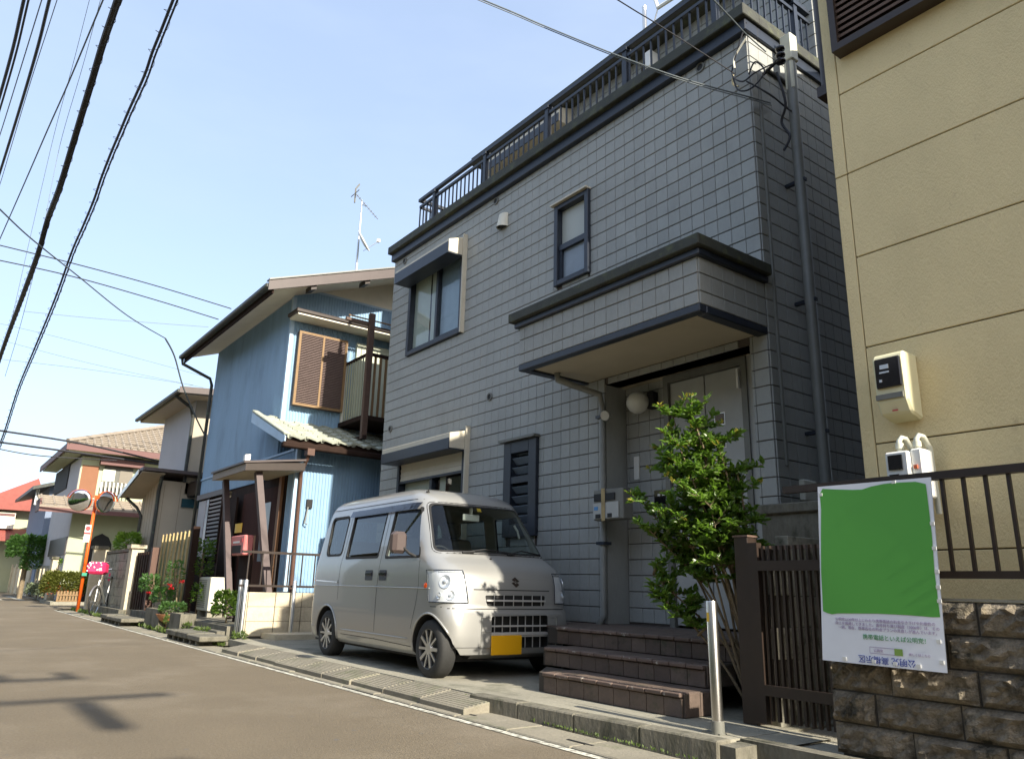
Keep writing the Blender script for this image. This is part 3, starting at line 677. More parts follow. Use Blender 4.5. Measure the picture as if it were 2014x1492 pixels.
# end faces of the wall at the gate
for j in range(5):
    o = place('stone_block', sm[j], sw, (SX0+.022, 3.99, .175+j*.15), rot=(0,0,math.radians(-90)), scale=(.62,.5,1))
B(SX0,SX1,3.85,4.02,.85,.862).build('cap_render', concrete, sw)
sf = thing('iron_fence', (0,4.0,.86), 'brown metal bar fence standing on the stone wall', 'fence')
B(-2.62,SX1,3.975,4.025,1.435,1.475).build('top_rail', brown, sf); B(-2.36,SX1,3.98,4.02,.955,.99).build('bottom_rail', brown, sf)
bme = MB().box(-.008,.008,-.010,.010,.99,1.435).mesh('bar', brown)
for k in range(38): place('bar', bme, sf, (-2.33+.1*k, 4.0, 0))
for xx in (-2.30,-.5,1.0): B(xx,xx+.05,3.98,4.02,.86,.955).build('post', brown, sf)
# poster board
pb = thing('poster_board', (-2.0,3.8,1.0), 'white poster board with large green area tied to the fence over the stone wall', 'poster')
cTL, cTR, cBL, cBR = at(1608,957,y=3.82), at(1830,938,y=3.805), at(1618,1297,y=3.755), at(1863,1323,y=3.74)
def pbf(u, v, off=0):
    p = (cBL.lerp(cBR, u)).lerp(cTL.lerp(cTR, u), v)
    return p+V((0, -off-.002*math.sin(u*3.1)*math.sin(v*5+1), 0))
q = MB(); q.grid(lambda u,v: pbf(u,v,0), 12, 16); q.grid(lambda u,v: pbf(u,v,-.006), 12, 16)
q.build('sheet', mat('poster_white', (.74,.76,.80), .45, n=[(6,.04)]), pb, smooth=True)
# wavy-edged green print
ed = [(.03,.86),(.022,.955),(.05,.985),(.18,.975),(.33,.965),(.42,.962),(.5,.975),(.62,.985),(.75,.985),(.88,.982),(.96,.965),(.965,.90),(.975,.7),(.972,.5),(.985,.27),(.93,.268),(.75,.272),(.5,.272),(.3,.266),(.16,.262),(.10,.255),(.05,.262),(.02,.27),(.012,.5),(.02,.7)]
bmq = bmesh.new(); vs = [bmq.verts.new((u, v, 0)) for u, v in ed]; fq = bmq.faces.new(vs); bmesh.ops.triangulate(bmq, faces=[fq])
bmesh.ops.subdivide_edges(bmq, edges=bmq.edges[:], cuts=2, use_grid_fill=True)
g_ = MB(); vi = {}
for vv in bmq.verts: vi[vv] = len(g_.v); g_.v.append(tuple(pbf(vv.co.x, vv.co.y, .0022)))
for ff in bmq.faces: g_.f.append(tuple(vi[x_] for x_ in ff.verts)); g_.m.append(0)
bmq.free()
g_.build('green_print', mat('poster_green', (.085,.34,.045), .6), pb)
def text(name, s, u, v, hgt, m, parent, surf, rot=0, align='LEFT', flip=False):
    cu = bpy.data.curves.new(name, 'FONT'); cu.body = s; cu.size = hgt; cu.align_x = align; cu.extrude = .0004
    o = bpy.data.objects.new(name, cu); COL.objects.link(o)
    dg = bpy.context.evaluated_depsgraph_get(); me = bpy.data.meshes.new_from_object(o.evaluated_get(dg)); bpy.data.objects.remove(o)
    me.name = name; me.materials.clear(); me.materials.append(m)
    og = ORG[parent.name]
    for vv in me.vertices: p = surf(vv.co.x, vv.co.y, vv.co.z); vv.co = (p.x-og.x, p.y-og.y, p.z-og.z)
    ob = bpy.data.objects.new(name, me); COL.objects.link(ob); ob.parent = parent; ORG[name] = og; return ob
PW, PH = .60, .89
def psurf(u0, v0, rot=0):
    c, s_ = math.cos(rot), math.sin(rot)
    return lambda x, y, z: pbf(u0+(x*c-y*s_)/PW, v0+(x*s_+y*c)/PH, .0028+z)
ink = mat('grey_ink', (.35,.27,.42), .7); ink_g = mat('green_ink', (.05,.26,.09), .7); ink_b = mat('blue_ink', (.03,.06,.34), .6)
text('printed_text', '公明党は20年以上にわたり携帯電話の料金引き下げや利便性の', .13, .225, .0175, ink, pb, psurf(.13,.225))
text('printed_text', '向上を推進してきました。番号持ち運び制度（2006年）は、その', .13, .205, .0175, ink, pb, psurf(.13,.203))
text('printed_text', '一例。現在、携帯各社の料金プランの見直しが進んでいます。', .16, .185, .0175, ink, pb, psurf(.155,.181))
text('slogan', '携帯電話といえば公明党！', .36, .15, .0265, ink_g, pb, psurf(.365,.135))
text('search_word', '公明党', .45, .06, .016, ink, pb, psurf(.45,.072)); 
q = MB()
for (a,b,c,d) in ((.42,.62,.062,.0645),(.42,.62,.0935,.096),(.42,.4225,.062,.096)): q.poly([pbf(a,c,.003),pbf(b,c,.003),pbf(b,d,.003),pbf(a,d,.003)])
q.build('search_box', ink, pb)
q = MB().poly([pbf(.62,.062,.003),pbf(.685,.062,.003),pbf(.685,.096,.003),pbf(.62,.096,.003)]); q.build('search_button', mat('button_green', (.20,.33,.06), .6), pb)
text('printed_text', '詳しくはこちら', .72, .06, .014, ink, pb, psurf(.73,.068))
text('blue_lettering', '公明党 高橋示区', .8, .02, .038, ink_b, pb, psurf(.78,.0445, math.pi))
q = MB()
for (u,v) in ((.985,.75),(.985,.62),(.99,.5),(.99,.42),(.99,.35),(.96,.15),(.97,.05),(.2,.02),(.45,.02),(.62,.02),(.8,.02),(.03,.95),(.7,.99)):
    p = pbf(u,v,.006); q.obox(p+V((0,.003,0)), (.010,0,0), (0,.0015,0), (0,0,.008))
q.build('tie', whitem, pb)
# concrete wall piece behind, between the houses
bw = thing('boundary_wall', (-3.1,5.35,.1), 'low mossy grey concrete wall between the tiled house and the gate', 'wall')
B(-3.70,-2.40,5.30,5.45,.09,1.47).build('wall', concrete_d, bw); B(-3.73,-2.38,5.27,5.48,1.47,1.55).build('cap', concrete_d, bw, bevel=.01)
gw = thing('block_wall', (-2.93,4.8,.1), 'plain grey block wall seen through the brown gate slats', 'wall')
bl = MB().box(-.05,.05,-.195,.195,0,.186).mesh('block', block_g, bevel=.004)
B(-2.99,-2.95,4.26,5.28,.09,1.15).build('core', mortar, gw)
for j in range(6):
    for k in range(3 if j % 2 else 2):
        yy = 4.26+.195+k*.4-(.0 if j % 2 == 0 else .2)
        if yy-.195 < 4.2: continue
        place('block', bl, gw, (-2.975, yy, .095+j*.19))
    place('block', bl, gw, (-2.975, 5.1 if j%2 else 5.25-.19, .095+j*.19))
# gate
ga = thing('slatted_gate', (-2.8,4.2,.1), 'dark brown slatted metal gate between square posts', 'gate')
B(-3.125,-3.02,4.16,4.26,.10,1.21).build('gate_post', brown, ga, bevel=.004); B(-3.13,-3.015,4.155,4.265,1.21,1.222).build('post_cap', brown_l, ga)
B(-3.01,-2.94,4.14,4.19,.12,1.17).build('hanging_stile', brown, ga)
B(-2.94,-2.36,4.135,4.16,.28,.34).box(-2.94,-2.36,4.135,4.16,1.0,1.06).build('rail', brown, ga)
gs = MB().box(-.0075,.0075,-.012,.012,.14,1.15).mesh('slat', brown)
for k in range(13): place('slat', gs, ga, (-2.915+k*.044, 4.172, 0))
B(-2.97,-2.36,4.3,4.33,1.135,1.16).build('back_rail', brown_l, ga)
# steel bollard
bo = thing('steel_bollard', (-2.97,3.72,.1), 'brushed steel bollard with a small yellow sticker at the kerb end', 'bollard')
MB().lathe((-2.965,3.72,.1), (-.012,0,1), [(0,.032),(.71,.032),(.715,.030)], 20).build('pole', steel, bo, smooth=True, angle=40)
MB().lathe((-2.965,3.72,.1), (-.012,0,1), [(0,.037),(.07,.037)], 20).build('sleeve', framegrey, bo, smooth=True, angle=40)
B(-3.06,-2.93,3.69,3.75,.1,.108).build('foot_plate', framegrey, bo)
MB().grid(lambda u,v: (-2.965-.0075+.0335*math.sin(-.5+u*.6), 3.72-.0335*math.cos(-.5+u*.6), .70+.05*v), 4, 1).build('sticker', mat('yellow_sticker', (.7,.45,.04), .5), bo)
# shrub
def leafmesh(L_, W_, m, name='leaf', fold=.25):
    q = MB(); q.v = [(0,0,0),(L_*.35,-W_/2,W_*fold),(L_*.7,-W_*.38,W_*fold*.7),(L_,0,-.02*L_),(L_*.7,W_*.38,W_*fold*.7),(L_*.35,W_/2,W_*fold),(L_*.35,0,0),(L_*.7,0,.01)]
    q.f = [(0,1,6),(1,2,7,6),(2,3,7),(0,6,5),(6,7,4,5),(7,3,4)]; q.m = [0]*6
    return q if name is None else q.mesh(name, m, recalc=False)
def rand_dir(up=.2):
    a = random.uniform(0, 2*math.pi); z = random.uniform(-.5, .9)+up; v = V((math.cos(a), math.sin(a), z)); return v.normalized()
def leafmat(p, d, s, roll):
    sx = d; sy = V((0,0,1)).cross(sx)
    if sy.length < .1: sy = V((0,1,0)).cross(sx)
    sy.normalize(); sz = sx.cross(sy); M_ = Matrix((sx*s, sy*s, sz*s)).transposed().to_4x4(); M_.translation = p
    return M_ @ Matrix.Rotation(roll, 4, 'X')
def add_leaf(q, lf, M_):
    n = len(q.v); q.v += [tuple(M_ @ V(v)) for v in lf.v]; q.f += [tuple(n+i for i in f) for f in lf.f]; q.m += [0]*len(lf.f)
sh = thing('shrub', (-3.24,4.45,.1), 'leafy green evergreen shrub with several bare stems growing beside the entrance steps', 'shrub')
random.seed(77)
stems = []
base = V((-3.22,4.5,.09))
tops = [(-3.70,4.08,2.10),(-3.52,4.12,2.06),(-3.28,4.18,1.86),(-3.16,4.22,1.66),(-3.40,4.10,1.98),(-3.94,4.06,1.5),(-3.92,4.04,.98),(-3.80,4.06,.78),(-3.16,4.2,1.3),(-3.58,4.02,1.75),(-3.48,4.22,1.5),(-3.37,4.02,1.6),(-3.74,4.12,1.72),(-3.28,4.0,1.42),(-3.66,4.02,1.4),(-3.5,3.98,1.85),(-3.45,4.05,1.3),(-3.78,4.0,1.25)]
tops = [(-3.47+(a+3.47)*.86, b+.12, c) for a, b, c in tops]
tb = MB(); twigs = []
for i, tp in enumerate(tops):
    tp = V(tp); b0 = base+V((random.uniform(-.12,.08), random.uniform(-.04,.06), 0)); pts = []
    for k in range(9):
        t = k/8; p = b0.lerp(tp, t)+V((math.sin(t*7+i)*.025*t, math.cos(t*6+i*2)*.025*t, .12*math.sin(math.pi*t)))
        pts.append(p)
    r_ = .021 if i < 5 else .012
    tb.tube(pts, [r_*(1-.72*k/8) for k in range(9)], 7)
    for k in range(5, 9):
        for _ in range(6 if i < 5 or i > 8 else 4):
            d = rand_dir(.2); l = random.uniform(.08,.21); a = pts[k]; b = a+d*l
            tb.tube([a, a.lerp(b,.5)+V((0,0,.01)), b], [.005,.004,.002], 4, cap=False); twigs.append((a, b))
for i in (3, 0, 1, 6):   # cut stubs
    a = V(tops[i]).lerp(base, .45); d = V((-1 if i%2 else 1, -.3, .6)).normalized(); tb.tube([a, a+d*.16], [.010,.008], 6)
tb.build('stem', bark, sh, smooth=True, angle=70)
lfs = [leafmesh(.066,.030,leafm), leafmesh(.080,.034,leafm), leafmesh(.054,.027,leafm)]
lyo = [leafmesh(.060,.022,leafy)]
raw = [leafmesh(.066,.030,None,None), leafmesh(.078,.034,None,None), leafmesh(.050,.024,None,None)]
L1 = []
for (a, b) in twigs:
    n = random.randint(19, 26)
    for k in range(n):
        t = random.uniform(.15,1.05); p = a.lerp(b, t); d = ((b-a).normalized()*.6+rand_dir(.1)*.9).normalized()
        L1.append((p, d, random.uniform(.7,1.15), random.uniform(-.9,.9), t > .9 and random.random() < .25 and p.z > 1.3))
random.shuffle(L1); L1.sort(key=lambda q_: q_[0].y)
rest = MB()
for i, (p, d, s, ro, yg) in enumerate(L1):
    M_ = leafmat(p, d, s, ro)
    if i < 300 or False:
        o = bpy.data.objects.new('leaf', lyo[0] if yg else random.choice(lfs)); COL.objects.link(o); o.parent = sh; M2 = M_.copy(); M2.translation = M_.translation-ORG[sh.name]; o.matrix_local = M2
    else: add_leaf(rest, random.choice(raw), M_)
o = rest.build('foliage', leafm, sh, recalc=False); o['kind'] = 'stuff'
# young yellow-green shoots on top of the shrub
yq = MB()
for _ in range(46):
    (a, b) = random.choice([t for t in twigs if t[1].z > 1.55]); 
    for k in range(3): add_leaf(yq, raw[2], leafmat(b+rand_dir()*.02, rand_dir(.5), random.uniform(.7,1), random.uniform(-.5,.5)))
o = yq.build('young_shoots', leafy, sh, recalc=False); o['kind'] = 'stuff'
# generic leafy clump
def clump(q, c, r, n, size, lean=0):
    c = V(c)
    for _ in range(n):
        u = rand_dir(0); rr = random.uniform(.45,1)**.5; p = V((c.x+u.x*r[0]*rr, c.y+u.y*r[1]*rr, c.z+u.z*r[2]*rr))
        add_leaf(q, LEAF4, leafmat(p, (u+rand_dir(.2)*.8).normalized(), size*random.uniform(.6,1.3), random.uniform(-1,1)))
LEAF4 = MB(); LEAF4.v = [(0,0,0),(.5,-.28,.05),(1,0,0),(.5,.28,.05)]; LEAF4.f = [(0,1,2),(0,2,3)]; LEAF4.m = [0,0]
# ------------------------------------------------------------------ the silver van (local frame: x forward from the front axle, y from the near side)
van = thing('van', (0,0,0), 'silver microvan parked on the pad in front of the grey tiled house', 'van')
van.location = (-5.988, 3.626, .10); van.rotation_euler = (0, 0, math.radians(-1.9)); van.scale = (.955,)*3
ORG[van.name] = V((0,0,0))
HW0 = .7375
LV = [(.17,.25,-2.98,.68,.42),(.21,.325,-3.02,.715,.45),(.30,.352,-3.04,.733,.47),(.45,.352,-3.045,.7375,.48),(.56,.345,-3.045,.7375,.48),(.60,.315,-3.04,.737,.47),
      (.70,.305,-3.04,.737,.47),(.82,.290,-3.04,.737,.46),(.92,.255,-3.035,.735,.42),(.99,.19,-3.03,.73,.42),(1.05,.09,-3.025,.722,.42),(1.09,.02,-3.02,.715,.46),
      (1.30,-.135,-2.99,.682,.45),(1.50,-.29,-2.945,.648,.45),(1.60,-.37,-2.92,.628,.44),(1.66,-.425,-2.90,.612,.42),(1.71,-.50,-2.87,.585,.40),(1.76,-.62,-2.82,.535,.40),(1.80,-.82,-2.72,.45,.38),(1.825,-1.08,-2.55,.33,.30),(1.835,-1.4,-2.3,.17,.16)]
def lev(z):
    z = min(max(z, LV[0][0]), LV[-1][0])
    for a, b in zip(LV, LV[1:]):
        if z <= b[0]:
            t = (z-a[0])/(b[0]-a[0]); return [a[i]+(b[i]-a[i])*t for i in range(1, 5)]
NR = 3.4
def nf(z): return 5.2 if z < .58 else (5.2-(z-.58)/.5*1.1 if z < 1.08 else 4.1)
def fx_(y, z, inset=0):
    Xf, Xr, hw, a = lev(z); q = min(abs(y-HW0)/hw, .9999); return Xf-a+a*(1-q**nf(z))**(1/nf(z))-inset
def sy_(x, z):
    Xf, Xr, hw, a = lev(z); ar = min(.22, a)
    if x > Xf-a: t = min((x-(Xf-a))/a, .9999); return hw*(1-t**nf(z))**(1/nf(z))
    if x < Xr+ar: t = min(((Xr+ar)-x)/ar, .9999); return hw*(1-t**NR)**(1/NR)
    return hw
def ring(z, off=0):
    Xf, Xr, hw, a = lev(z); ar = min(.22, a); hw -= off; Xf -= off; Xr += off; P = []; NF = nf(z)
    n = 16
    for k in range(-n, n+1):
        th = k/n*math.pi/2; s_, c_ = math.sin(th), math.cos(th)
        P.append((Xf-a+a*abs(c_)**(2/NF), HW0+hw*math.copysign(abs(s_)**(2/NF), s_), z))
    m_ = 16
    for k in range(1, m_): P.append((Xf-a+(Xr+ar-Xf+a)*k/m_, HW0+hw, z))
    for k in range(n, -n-1, -1):
        th = k/n*math.pi/2; s_, c_ = math.sin(th), math.cos(th)
        P.append((Xr+ar-ar*abs(c_)**(2/NR), HW0+hw*math.copysign(abs(s_)**(2/NR), s_), z))
    for k in range(m_-1, 0, -1): P.append((Xf-a+(Xr+ar-Xf+a)*k/m_, HW0-hw, z))
    return P
def loft(zs, off=0):
    q = MB(); rs = []
    for z in zs:
        b = len(q.v); P = ring(z, off); q.v += P; rs.append((b, len(P)))
    for (a, n), (b, _) in zip(rs, rs[1:]):
        for k in range(n): q.f.append((a+k, a+(k+1)%n, b+(k+1)%n, b+k)); q.m.append(0)
    q.f.append(tuple(range(rs[0][0], rs[0][0]+n))[::-1]); q.f.append(tuple(range(rs[-1][0], rs[-1][0]+n))); q.m += [0,0]; return q
def tmpobj(q, name='tmp'):
    me = q.mesh(name, silver); o = bpy.data.objects.new(name, me); COL.objects.link(o); return o
def rpoly(pts, r=.05, n=4):
    """round the corners of a 2-d polygon"""
    out = []; N_ = len(pts)
    for i in range(N_):
        p0, p1, p2 = V((*pts[i-1],0)), V((*pts[i],0)), V((*pts[(i+1)%N_],0)); a = (p0-p1).normalized()*r; b = (p2-p1).normalized()*r
        for k in range(n+1):
            t = k/n; q_ = (p1+a)*(1-t)**2+p1*2*t*(1-t)+(p1+b)*t*t; out.append((q_.x, q_.y))
    return out
zs_all = sorted(set([l[0] for l in LV]+[.38,.65,.76,.87,.955,1.02,1.16,1.23,1.37,1.44,1.55,1.63,1.685,1.735,1.78]))
outer = tmpobj(loft(zs_all)); inner = tmpobj(loft([z for z in zs_all if .55 < z < 1.78], .035))
WIN = [rpoly([(-2.63,1.13),(-2.19,1.13),(-2.19,1.56),(-2.68,1.56)], .07), rpoly([(-2.02,1.09),(-1.20,1.09),(-1.18,1.55),(-2.02,1.55)], .03), rpoly([(-1.0,1.08),(-.27,1.08),(-.47,1.55),(-.98,1.55)], .03)]
WS = rpoly([(.085,1.115),(1.39,1.115),(1.285,1.615),(.19,1.615)], .06)
cut = MB()
for w_ in WIN: cut.prism([(x, -.3, z) for x, z in w_], (0, 2.1, 0))
cutA = tmpobj(cut)
cutB = tmpobj(MB().prism([(-1.0, y, z) for y, z in WS], (2.0,0,0)))
cutR = tmpobj(MB().prism([(-3.6, y, z) for y, z in rpoly([(.18,1.15),(1.295,1.15),(1.25,1.58),(.225,1.58)], .07)], (1.3,0,0)))
AR = .30; AX = (0, -2.42); AZ = .25
ca = MB()
for ax_ in AX:
    ca.lathe((ax_, -.05, AZ), (0,1,0), [(0,AR),(.34,AR)], 40); ca.lathe((ax_, 1.185, AZ), (0,1,0), [(0,AR),(.34,AR)], 40)
cutC = tmpobj(ca)
cg = MB()
cg.prism([(.25, y, z) for y, z in rpoly([(.44,.63),(1.10,.635),(1.12,.73),(.42,.725)], .02)], (.2,0,0))
cg.prism([(.25, y, z) for y, z in rpoly([(.47,.26),(1.12,.26),(1.12,.55),(.47,.54)], .02)], (.2,0,0))
cutD = tmpobj(cg)
def boolean(o, c, op='DIFFERENCE'):
    m_ = o.modifiers.new('b', 'BOOLEAN'); m_.operation = op; m_.object = c; m_.solver = 'EXACT'; m_.use_self = False
    dg = bpy.context.evaluated_depsgraph_get(); dg.update(); me = bpy.data.meshes.new_from_object(o.evaluated_get(dg))
    o.modifiers.clear(); o.data = me
# grille cutters only bite 10 cm deep, before hollowing
for c_ in (cutD, cutC, inner, cutA, cutB, cutR): boolean(outer, c_)
me = outer.data; me.name = 'body'
me.materials.clear(); me.materials.append(silver); me.materials.append(blackm); me.materials.append(mat('van_lining', (.30,.30,.27), .8))
zmap = []
for p in me.polygons:
    c = p.center; k = 0
    d_out = min(abs(fx_(c.y, c.z)-c.x), abs(abs(c.y-HW0)-sy_(c.x, c.z)), abs(c.x-lev(c.z)[1]))
    for ax_ in AX:
        if d_out > .008 and math.hypot(c.x-ax_, c.z-AZ) < AR+.012: k = 1
    if k == 0 and .6 < c.z < 1.79 and d_out > .022 and abs(fx_(c.y,c.z)-c.x) > .02 and c.z < 1.76: k = 2
    if c.x > .2 and .43 < c.y < 1.125 and (.26 < c.z < .55 or .635 < c.z < .73) and fx_(c.y,c.z)-c.x > .012: k = 1
    zmap.append(k)
me.polygons.foreach_set('material_index', zmap)
me.polygons.foreach_set('use_smooth', [True]*len(me.polygons)); me.set_sharp_from_angle(angle=math.radians(32))
outer.name = 'body'; outer.parent = van; ORG['body'] = V((0,0,0)); body = outer
for c_ in (inner, cutA, cutB, cutR, cutC, cutD): bpy.data.objects.remove(c_)
def P_side(x, z, off, near=True):
    w_ = sy_(x, z)+off; return V((x, HW0-w_ if near else HW0+w_, z))
def side_patch(q, poly, off, near=True, n=1):
    bmq = bmesh.new(); f = bmq.faces.new([bmq.verts.new((x, z, 0)) for x, z in poly]); bmesh.ops.triangulate(bmq, faces=[f])
    vi = {}
    for v_ in bmq.verts: vi[v_] = len(q.v); q.v.append(tuple(P_side(v_.co.x, v_.co.y, off, near)))
    for f in bmq.faces: q.f.append(tuple(vi[v_] for v_ in f.verts)); q.m.append(0)
    bmq.free(); return q
def scale_poly(P, s, cx=None):
    ax_ = sum(p[0] for p in P)/len(P); az = sum(p[1] for p in P)/len(P)
    w_ = max(p[0] for p in P)-min(p[0] for p in P); h_ = max(p[1] for p in P)-min(p[1] for p in P)
    return [(ax_+(p[0]-ax_)*(1+2*s/w_), az+(p[1]-az)*(1+2*s/h_)) for p in P]
vglass = glassmat('van_glass', (.42,.47,.45), .01, 1.55); wglass = glassmat('windshield_glass', (.72,.78,.76), .01, 1.5)
for i, w_ in enumerate(WIN):
    for near in (True, False):
        q = MB(); side_patch(q, w_, -.012, near); q.build('side_window', vglass if i < 2 else wglass, van)
        q = MB(); A_, B_ = scale_poly(w_, .022), scale_poly(w_, -.004); n = len(w_)
        for k in range(n):
            j = (k+1) % n; q.poly([P_side(*A_[k], .0025, near), P_side(*A_[j], .0025, near), P_side(*B_[j], .0025, near), P_side(*B_[k], .0025, near)])
            q.poly([P_side(*B_[k], .0025, near), P_side(*B_[j], .0025, near), P_side(*B_[j], -.02, near), P_side(*B_[k], -.02, near)])
        if near or True: q.build('window_seal', blackm, van, recalc=False)
q = MB(); q.grid(lambda u, v: (fx_((.085+.105*v)+u*(1.305-.21*v), 1.115+.5*v)-.010, (.085+.105*v)+u*(1.305-.21*v), 1.115+.5*v), 20, 10); ws_ = q.build('windshield', wglass, van, smooth=True)
q = MB(); A_, B_ = scale_poly(WS, .014), scale_poly(WS, -.018); n = len(WS)
def wp(p, o): return V((fx_(p[0], p[1])+o, p[0], p[1]))
def dens(P): 
    out = []
    for k in range(len(P)):
        a, b = P[k], P[(k+1)%len(P)]; m_ = max(1, int(math.hypot(a[0]-b[0], a[1]-b[1])/.06))
        out += [(a[0]+(b[0]-a[0])*t/m_, a[1]+(b[1]-a[1])*t/m_) for t in range(m_)]
    return out
A_ = dens(A_); B_ = [(.7375+(p[0]-.7375)*(1-.032/.62), 1.365+(p[1]-1.365)*(1-.032/.26)) for p in A_]
for k in range(len(A_)):
    j = (k+1) % len(A_); q.poly([wp(A_[k],.0015), wp(A_[j],.0015), wp(B_[j],-.004), wp(B_[k],-.004)])
q.build('windshield_seal', blackm, van, recalc=False)
MB().grid(lambda u, v: (-2.99+.07*v, .18+u*1.115, 1.15+.43*v), 4, 2).build('rear_window', vglass, van)
# interior
sg = mat('seat_fabric', (.12,.125,.12), .9, n=[(20,.1)])
dash = mat('dashboard', (.34,.34,.30), .7)
MB().prism([(-.02,.10,.72),(-.02,.10,1.06),(-.10,.10,1.10),(-.30,.10,1.07),(-.42,.10,.95),(-.42,.10,.72)], (0,1.275,0)).build('dashboard', dash, van, bevel=.01)
q = MB(); q.tube([V((-.60,.38,1.03))+V((0,1,0))*.18*math.cos(a)+V((.45,0,.89))*.18*math.sin(a) for a in [2*math.pi*k/28 for k in range(29)]], .013, 6, cap=False)
q.tube([(-.38,.38,.95),(-.60,.38,1.03)], .02, 8).tube([(-.60,.21,1.03),(-.60,.55,1.03)], .012, 6); q.build('steering_wheel', blackm, van, smooth=True)
for yy in (.18, .80):
    s_ = MB().box(-1.25,-.75,yy,yy+.48,.60,.78).build('seat', sg, van, bevel=.04)
    MB().prism([(-1.12,yy+.02,.76),(-1.25,yy+.02,.76),(-1.42,yy+.02,1.32),(-1.30,yy+.02,1.33)], (0,.44,0)).build('backrest', sg, s_, bevel=.03)
    MB().prism([(-1.34,yy+.12,1.35),(-1.42,yy+.12,1.35),(-1.45,yy+.12,1.52),(-1.37,yy+.12,1.52)], (0,.24,0)).build('headrest', sg, s_, bevel=.03)
s_ = MB().box(-2.4,-1.95,.15,1.32,.60,.78).build('rear_seat', sg, van, bevel=.04); MB().prism([(-2.35,.16,.76),(-2.45,.16,.76),(-2.6,.16,1.3),(-2.5,.16,1.3)], (0,1.15,0)).build('backrest', sg, s_, bevel=.03)
B(-2.95,-.42,.10,1.375,.555,.60).build('floor', blackm, van)
MB().box(-.46,-.43,.60,.80,1.46,1.53).box(-.47,-.42,.69,.71,1.53,1.60).build('rear_view_mirror', whitem, van, bevel=.008)
q = MB(); q.grid(lambda u,v: (fx_(.72+.05*u, 1.555+.04*v)-.013, .72+.05*u, 1.555+.04*v), 1, 1); q.build('inspection_sticker', MAT['yellow_sticker'], van)
MB().tube([(-.26,1.20,1.30),(-.31,1.21,1.38),(-.36,1.20,1.44)], .012, 6).build('grab_handle', dash, van)
# wheels
def wheel(ax_, near):
    s_ = 1 if near else -1; yo = .012 if near else 1.463; c = V((ax_, yo, .245)); d = V((0, s_, 0))
    tyre = MB().lathe(c, d, [(.0,.175),(.0,.19),(.004,.235),(.02,.252),(.05,.258),(.12,.258),(.150,.250),(.160,.20),(.16,.17)], 40, caps=(0,1)).build('wheel', blackm, van, smooth=True, angle=60)
    tyre.data.materials[0] = MAT.get('tyre') or mat('tyre', (.022,.022,.021), .8, n=[(40,.2)])
    q = MB(); 
    # rim ring
    q.lathe(c, d, [(.006,.183),(.0,.178),(.004,.168),(.03,.160),(.08,.155),(.085,.01)], 40, caps=(0,1))
    q.build('rim', MAT.get('rim_dark') or mat('rim_dark', (.10,.10,.10), .5, metal=.6), tyre, smooth=True, angle=35)
    q = MB()
    for k in range(10):
        a = 2*math.pi*k/10; a2 = a+.0
        e_ = V((math.cos(a), 0, math.sin(a))); t_ = V((-math.sin(a), 0, math.cos(a)))
        i0 = c+d*.012+e_*.045; o0 = c+d*.008+e_*.167
        q.obox((i0+o0)/2, (o0-i0)/2, t_*(.0105 if k%2 else .0145), d*.008)
    q.lathe(c+d*.002, d, [(0,.02),(.0,.048),(.02,.055)], 20); q.lathe(c+d*.001, d, [(-.001,.176),(.0,.182),(.008,.184),(.02,.17),(.006,.168)], 40, caps=(0,0))
    q.build('spokes', alu, tyre, smooth=True, angle=35)
for ax_ in AX:
    for nr in (True, False): wheel(ax_, nr)
# wheel arch lips and crease lines, door seams
q = MB()
for ax_ in AX:
    for near in (True, False):
        pts = []
        for k in range(25):
            a = -.15+(math.pi+.3)*k/24; r_ = AR+.004; x_ = ax_+r_*math.cos(a); z_ = AZ+r_*math.sin(a)
            if z_ > .2 and x_ < .285: pts.append(P_side(x_, z_, .003, near))
        q.tube(pts, .010, 6)
q.build('arch_lip', silver, van, smooth=True)
def strip(q, pts, w_, off, near=True):
    for (a, b) in zip(pts, pts[1:]):
        m_ = max(1, int(math.hypot(a[0]-b[0], a[1]-b[1])/.08))
        d = V((b[0]-a[0], b[1]-a[1], 0)).normalized(); nx, nz = -d.y*w_/2, d.x*w_/2
        for t in range(m_):
            p0 = (a[0]+(b[0]-a[0])*t/m_, a[1]+(b[1]-a[1])*t/m_); p1 = (a[0]+(b[0]-a[0])*(t+1)/m_, a[1]+(b[1]-a[1])*(t+1)/m_)
            q.poly([P_side(p0[0]-nx,p0[1]-nz,off,near), P_side(p1[0]-nx,p1[1]-nz,off,near), P_side(p1[0]+nx,p1[1]+nz,off,near), P_side(p0[0]+nx,p0[1]+nz,off,near)])
seam = mat('panel_gap', (.03,.03,.03), .7)
q = MB()
for near in (True, False):
    strip(q, [(-1.135,.26),(-1.13,.70),(-1.10,1.05),(-1.09,1.60)], .007, .0012, near)
    strip(q, [(-2.14,.62),(-2.14,1.0),(-2.10,1.2),(-2.10,1.60)], .006, .0012, near)
    strip(q, [(-1.135,.26),(-.34,.24)], .006, .0012, near); strip(q, [(-2.0,.26),(-1.135,.26)], .006, .0012, near)
    strip(q, [(-.34,.40),(-.26,.62),(-.22,.80),(-.24,1.04)], .006, .0012, near)
    strip(q, [(-2.8,1.665),(-.52,1.655)], .008, .002, near)
    strip(q, [(.02,.615),(.26,.615)], .006, .0012, near)
q.build('panel_gap', seam, van, recalc=False)
q = MB()
for near in (True, False):
    for (z, w_) in ((.775,.012),(.31,.010)):
        pts = [P_side(x_, z, .002, near) for x_ in [-3.0+.1*k for k in range(31)] if not (z < .5 and (abs(x_) < .36 or abs(x_+2.42) < .36))]
        run = [];
        for p in pts:
            if run and (p-run[-1]).length > .2:
                if len(run) > 1: q.tube(run, w_/2, 6)
                run = []
            run.append(p)
        if len(run) > 1: q.tube(run, w_/2, 6)
q.build('side_crease', silver, van, smooth=True)
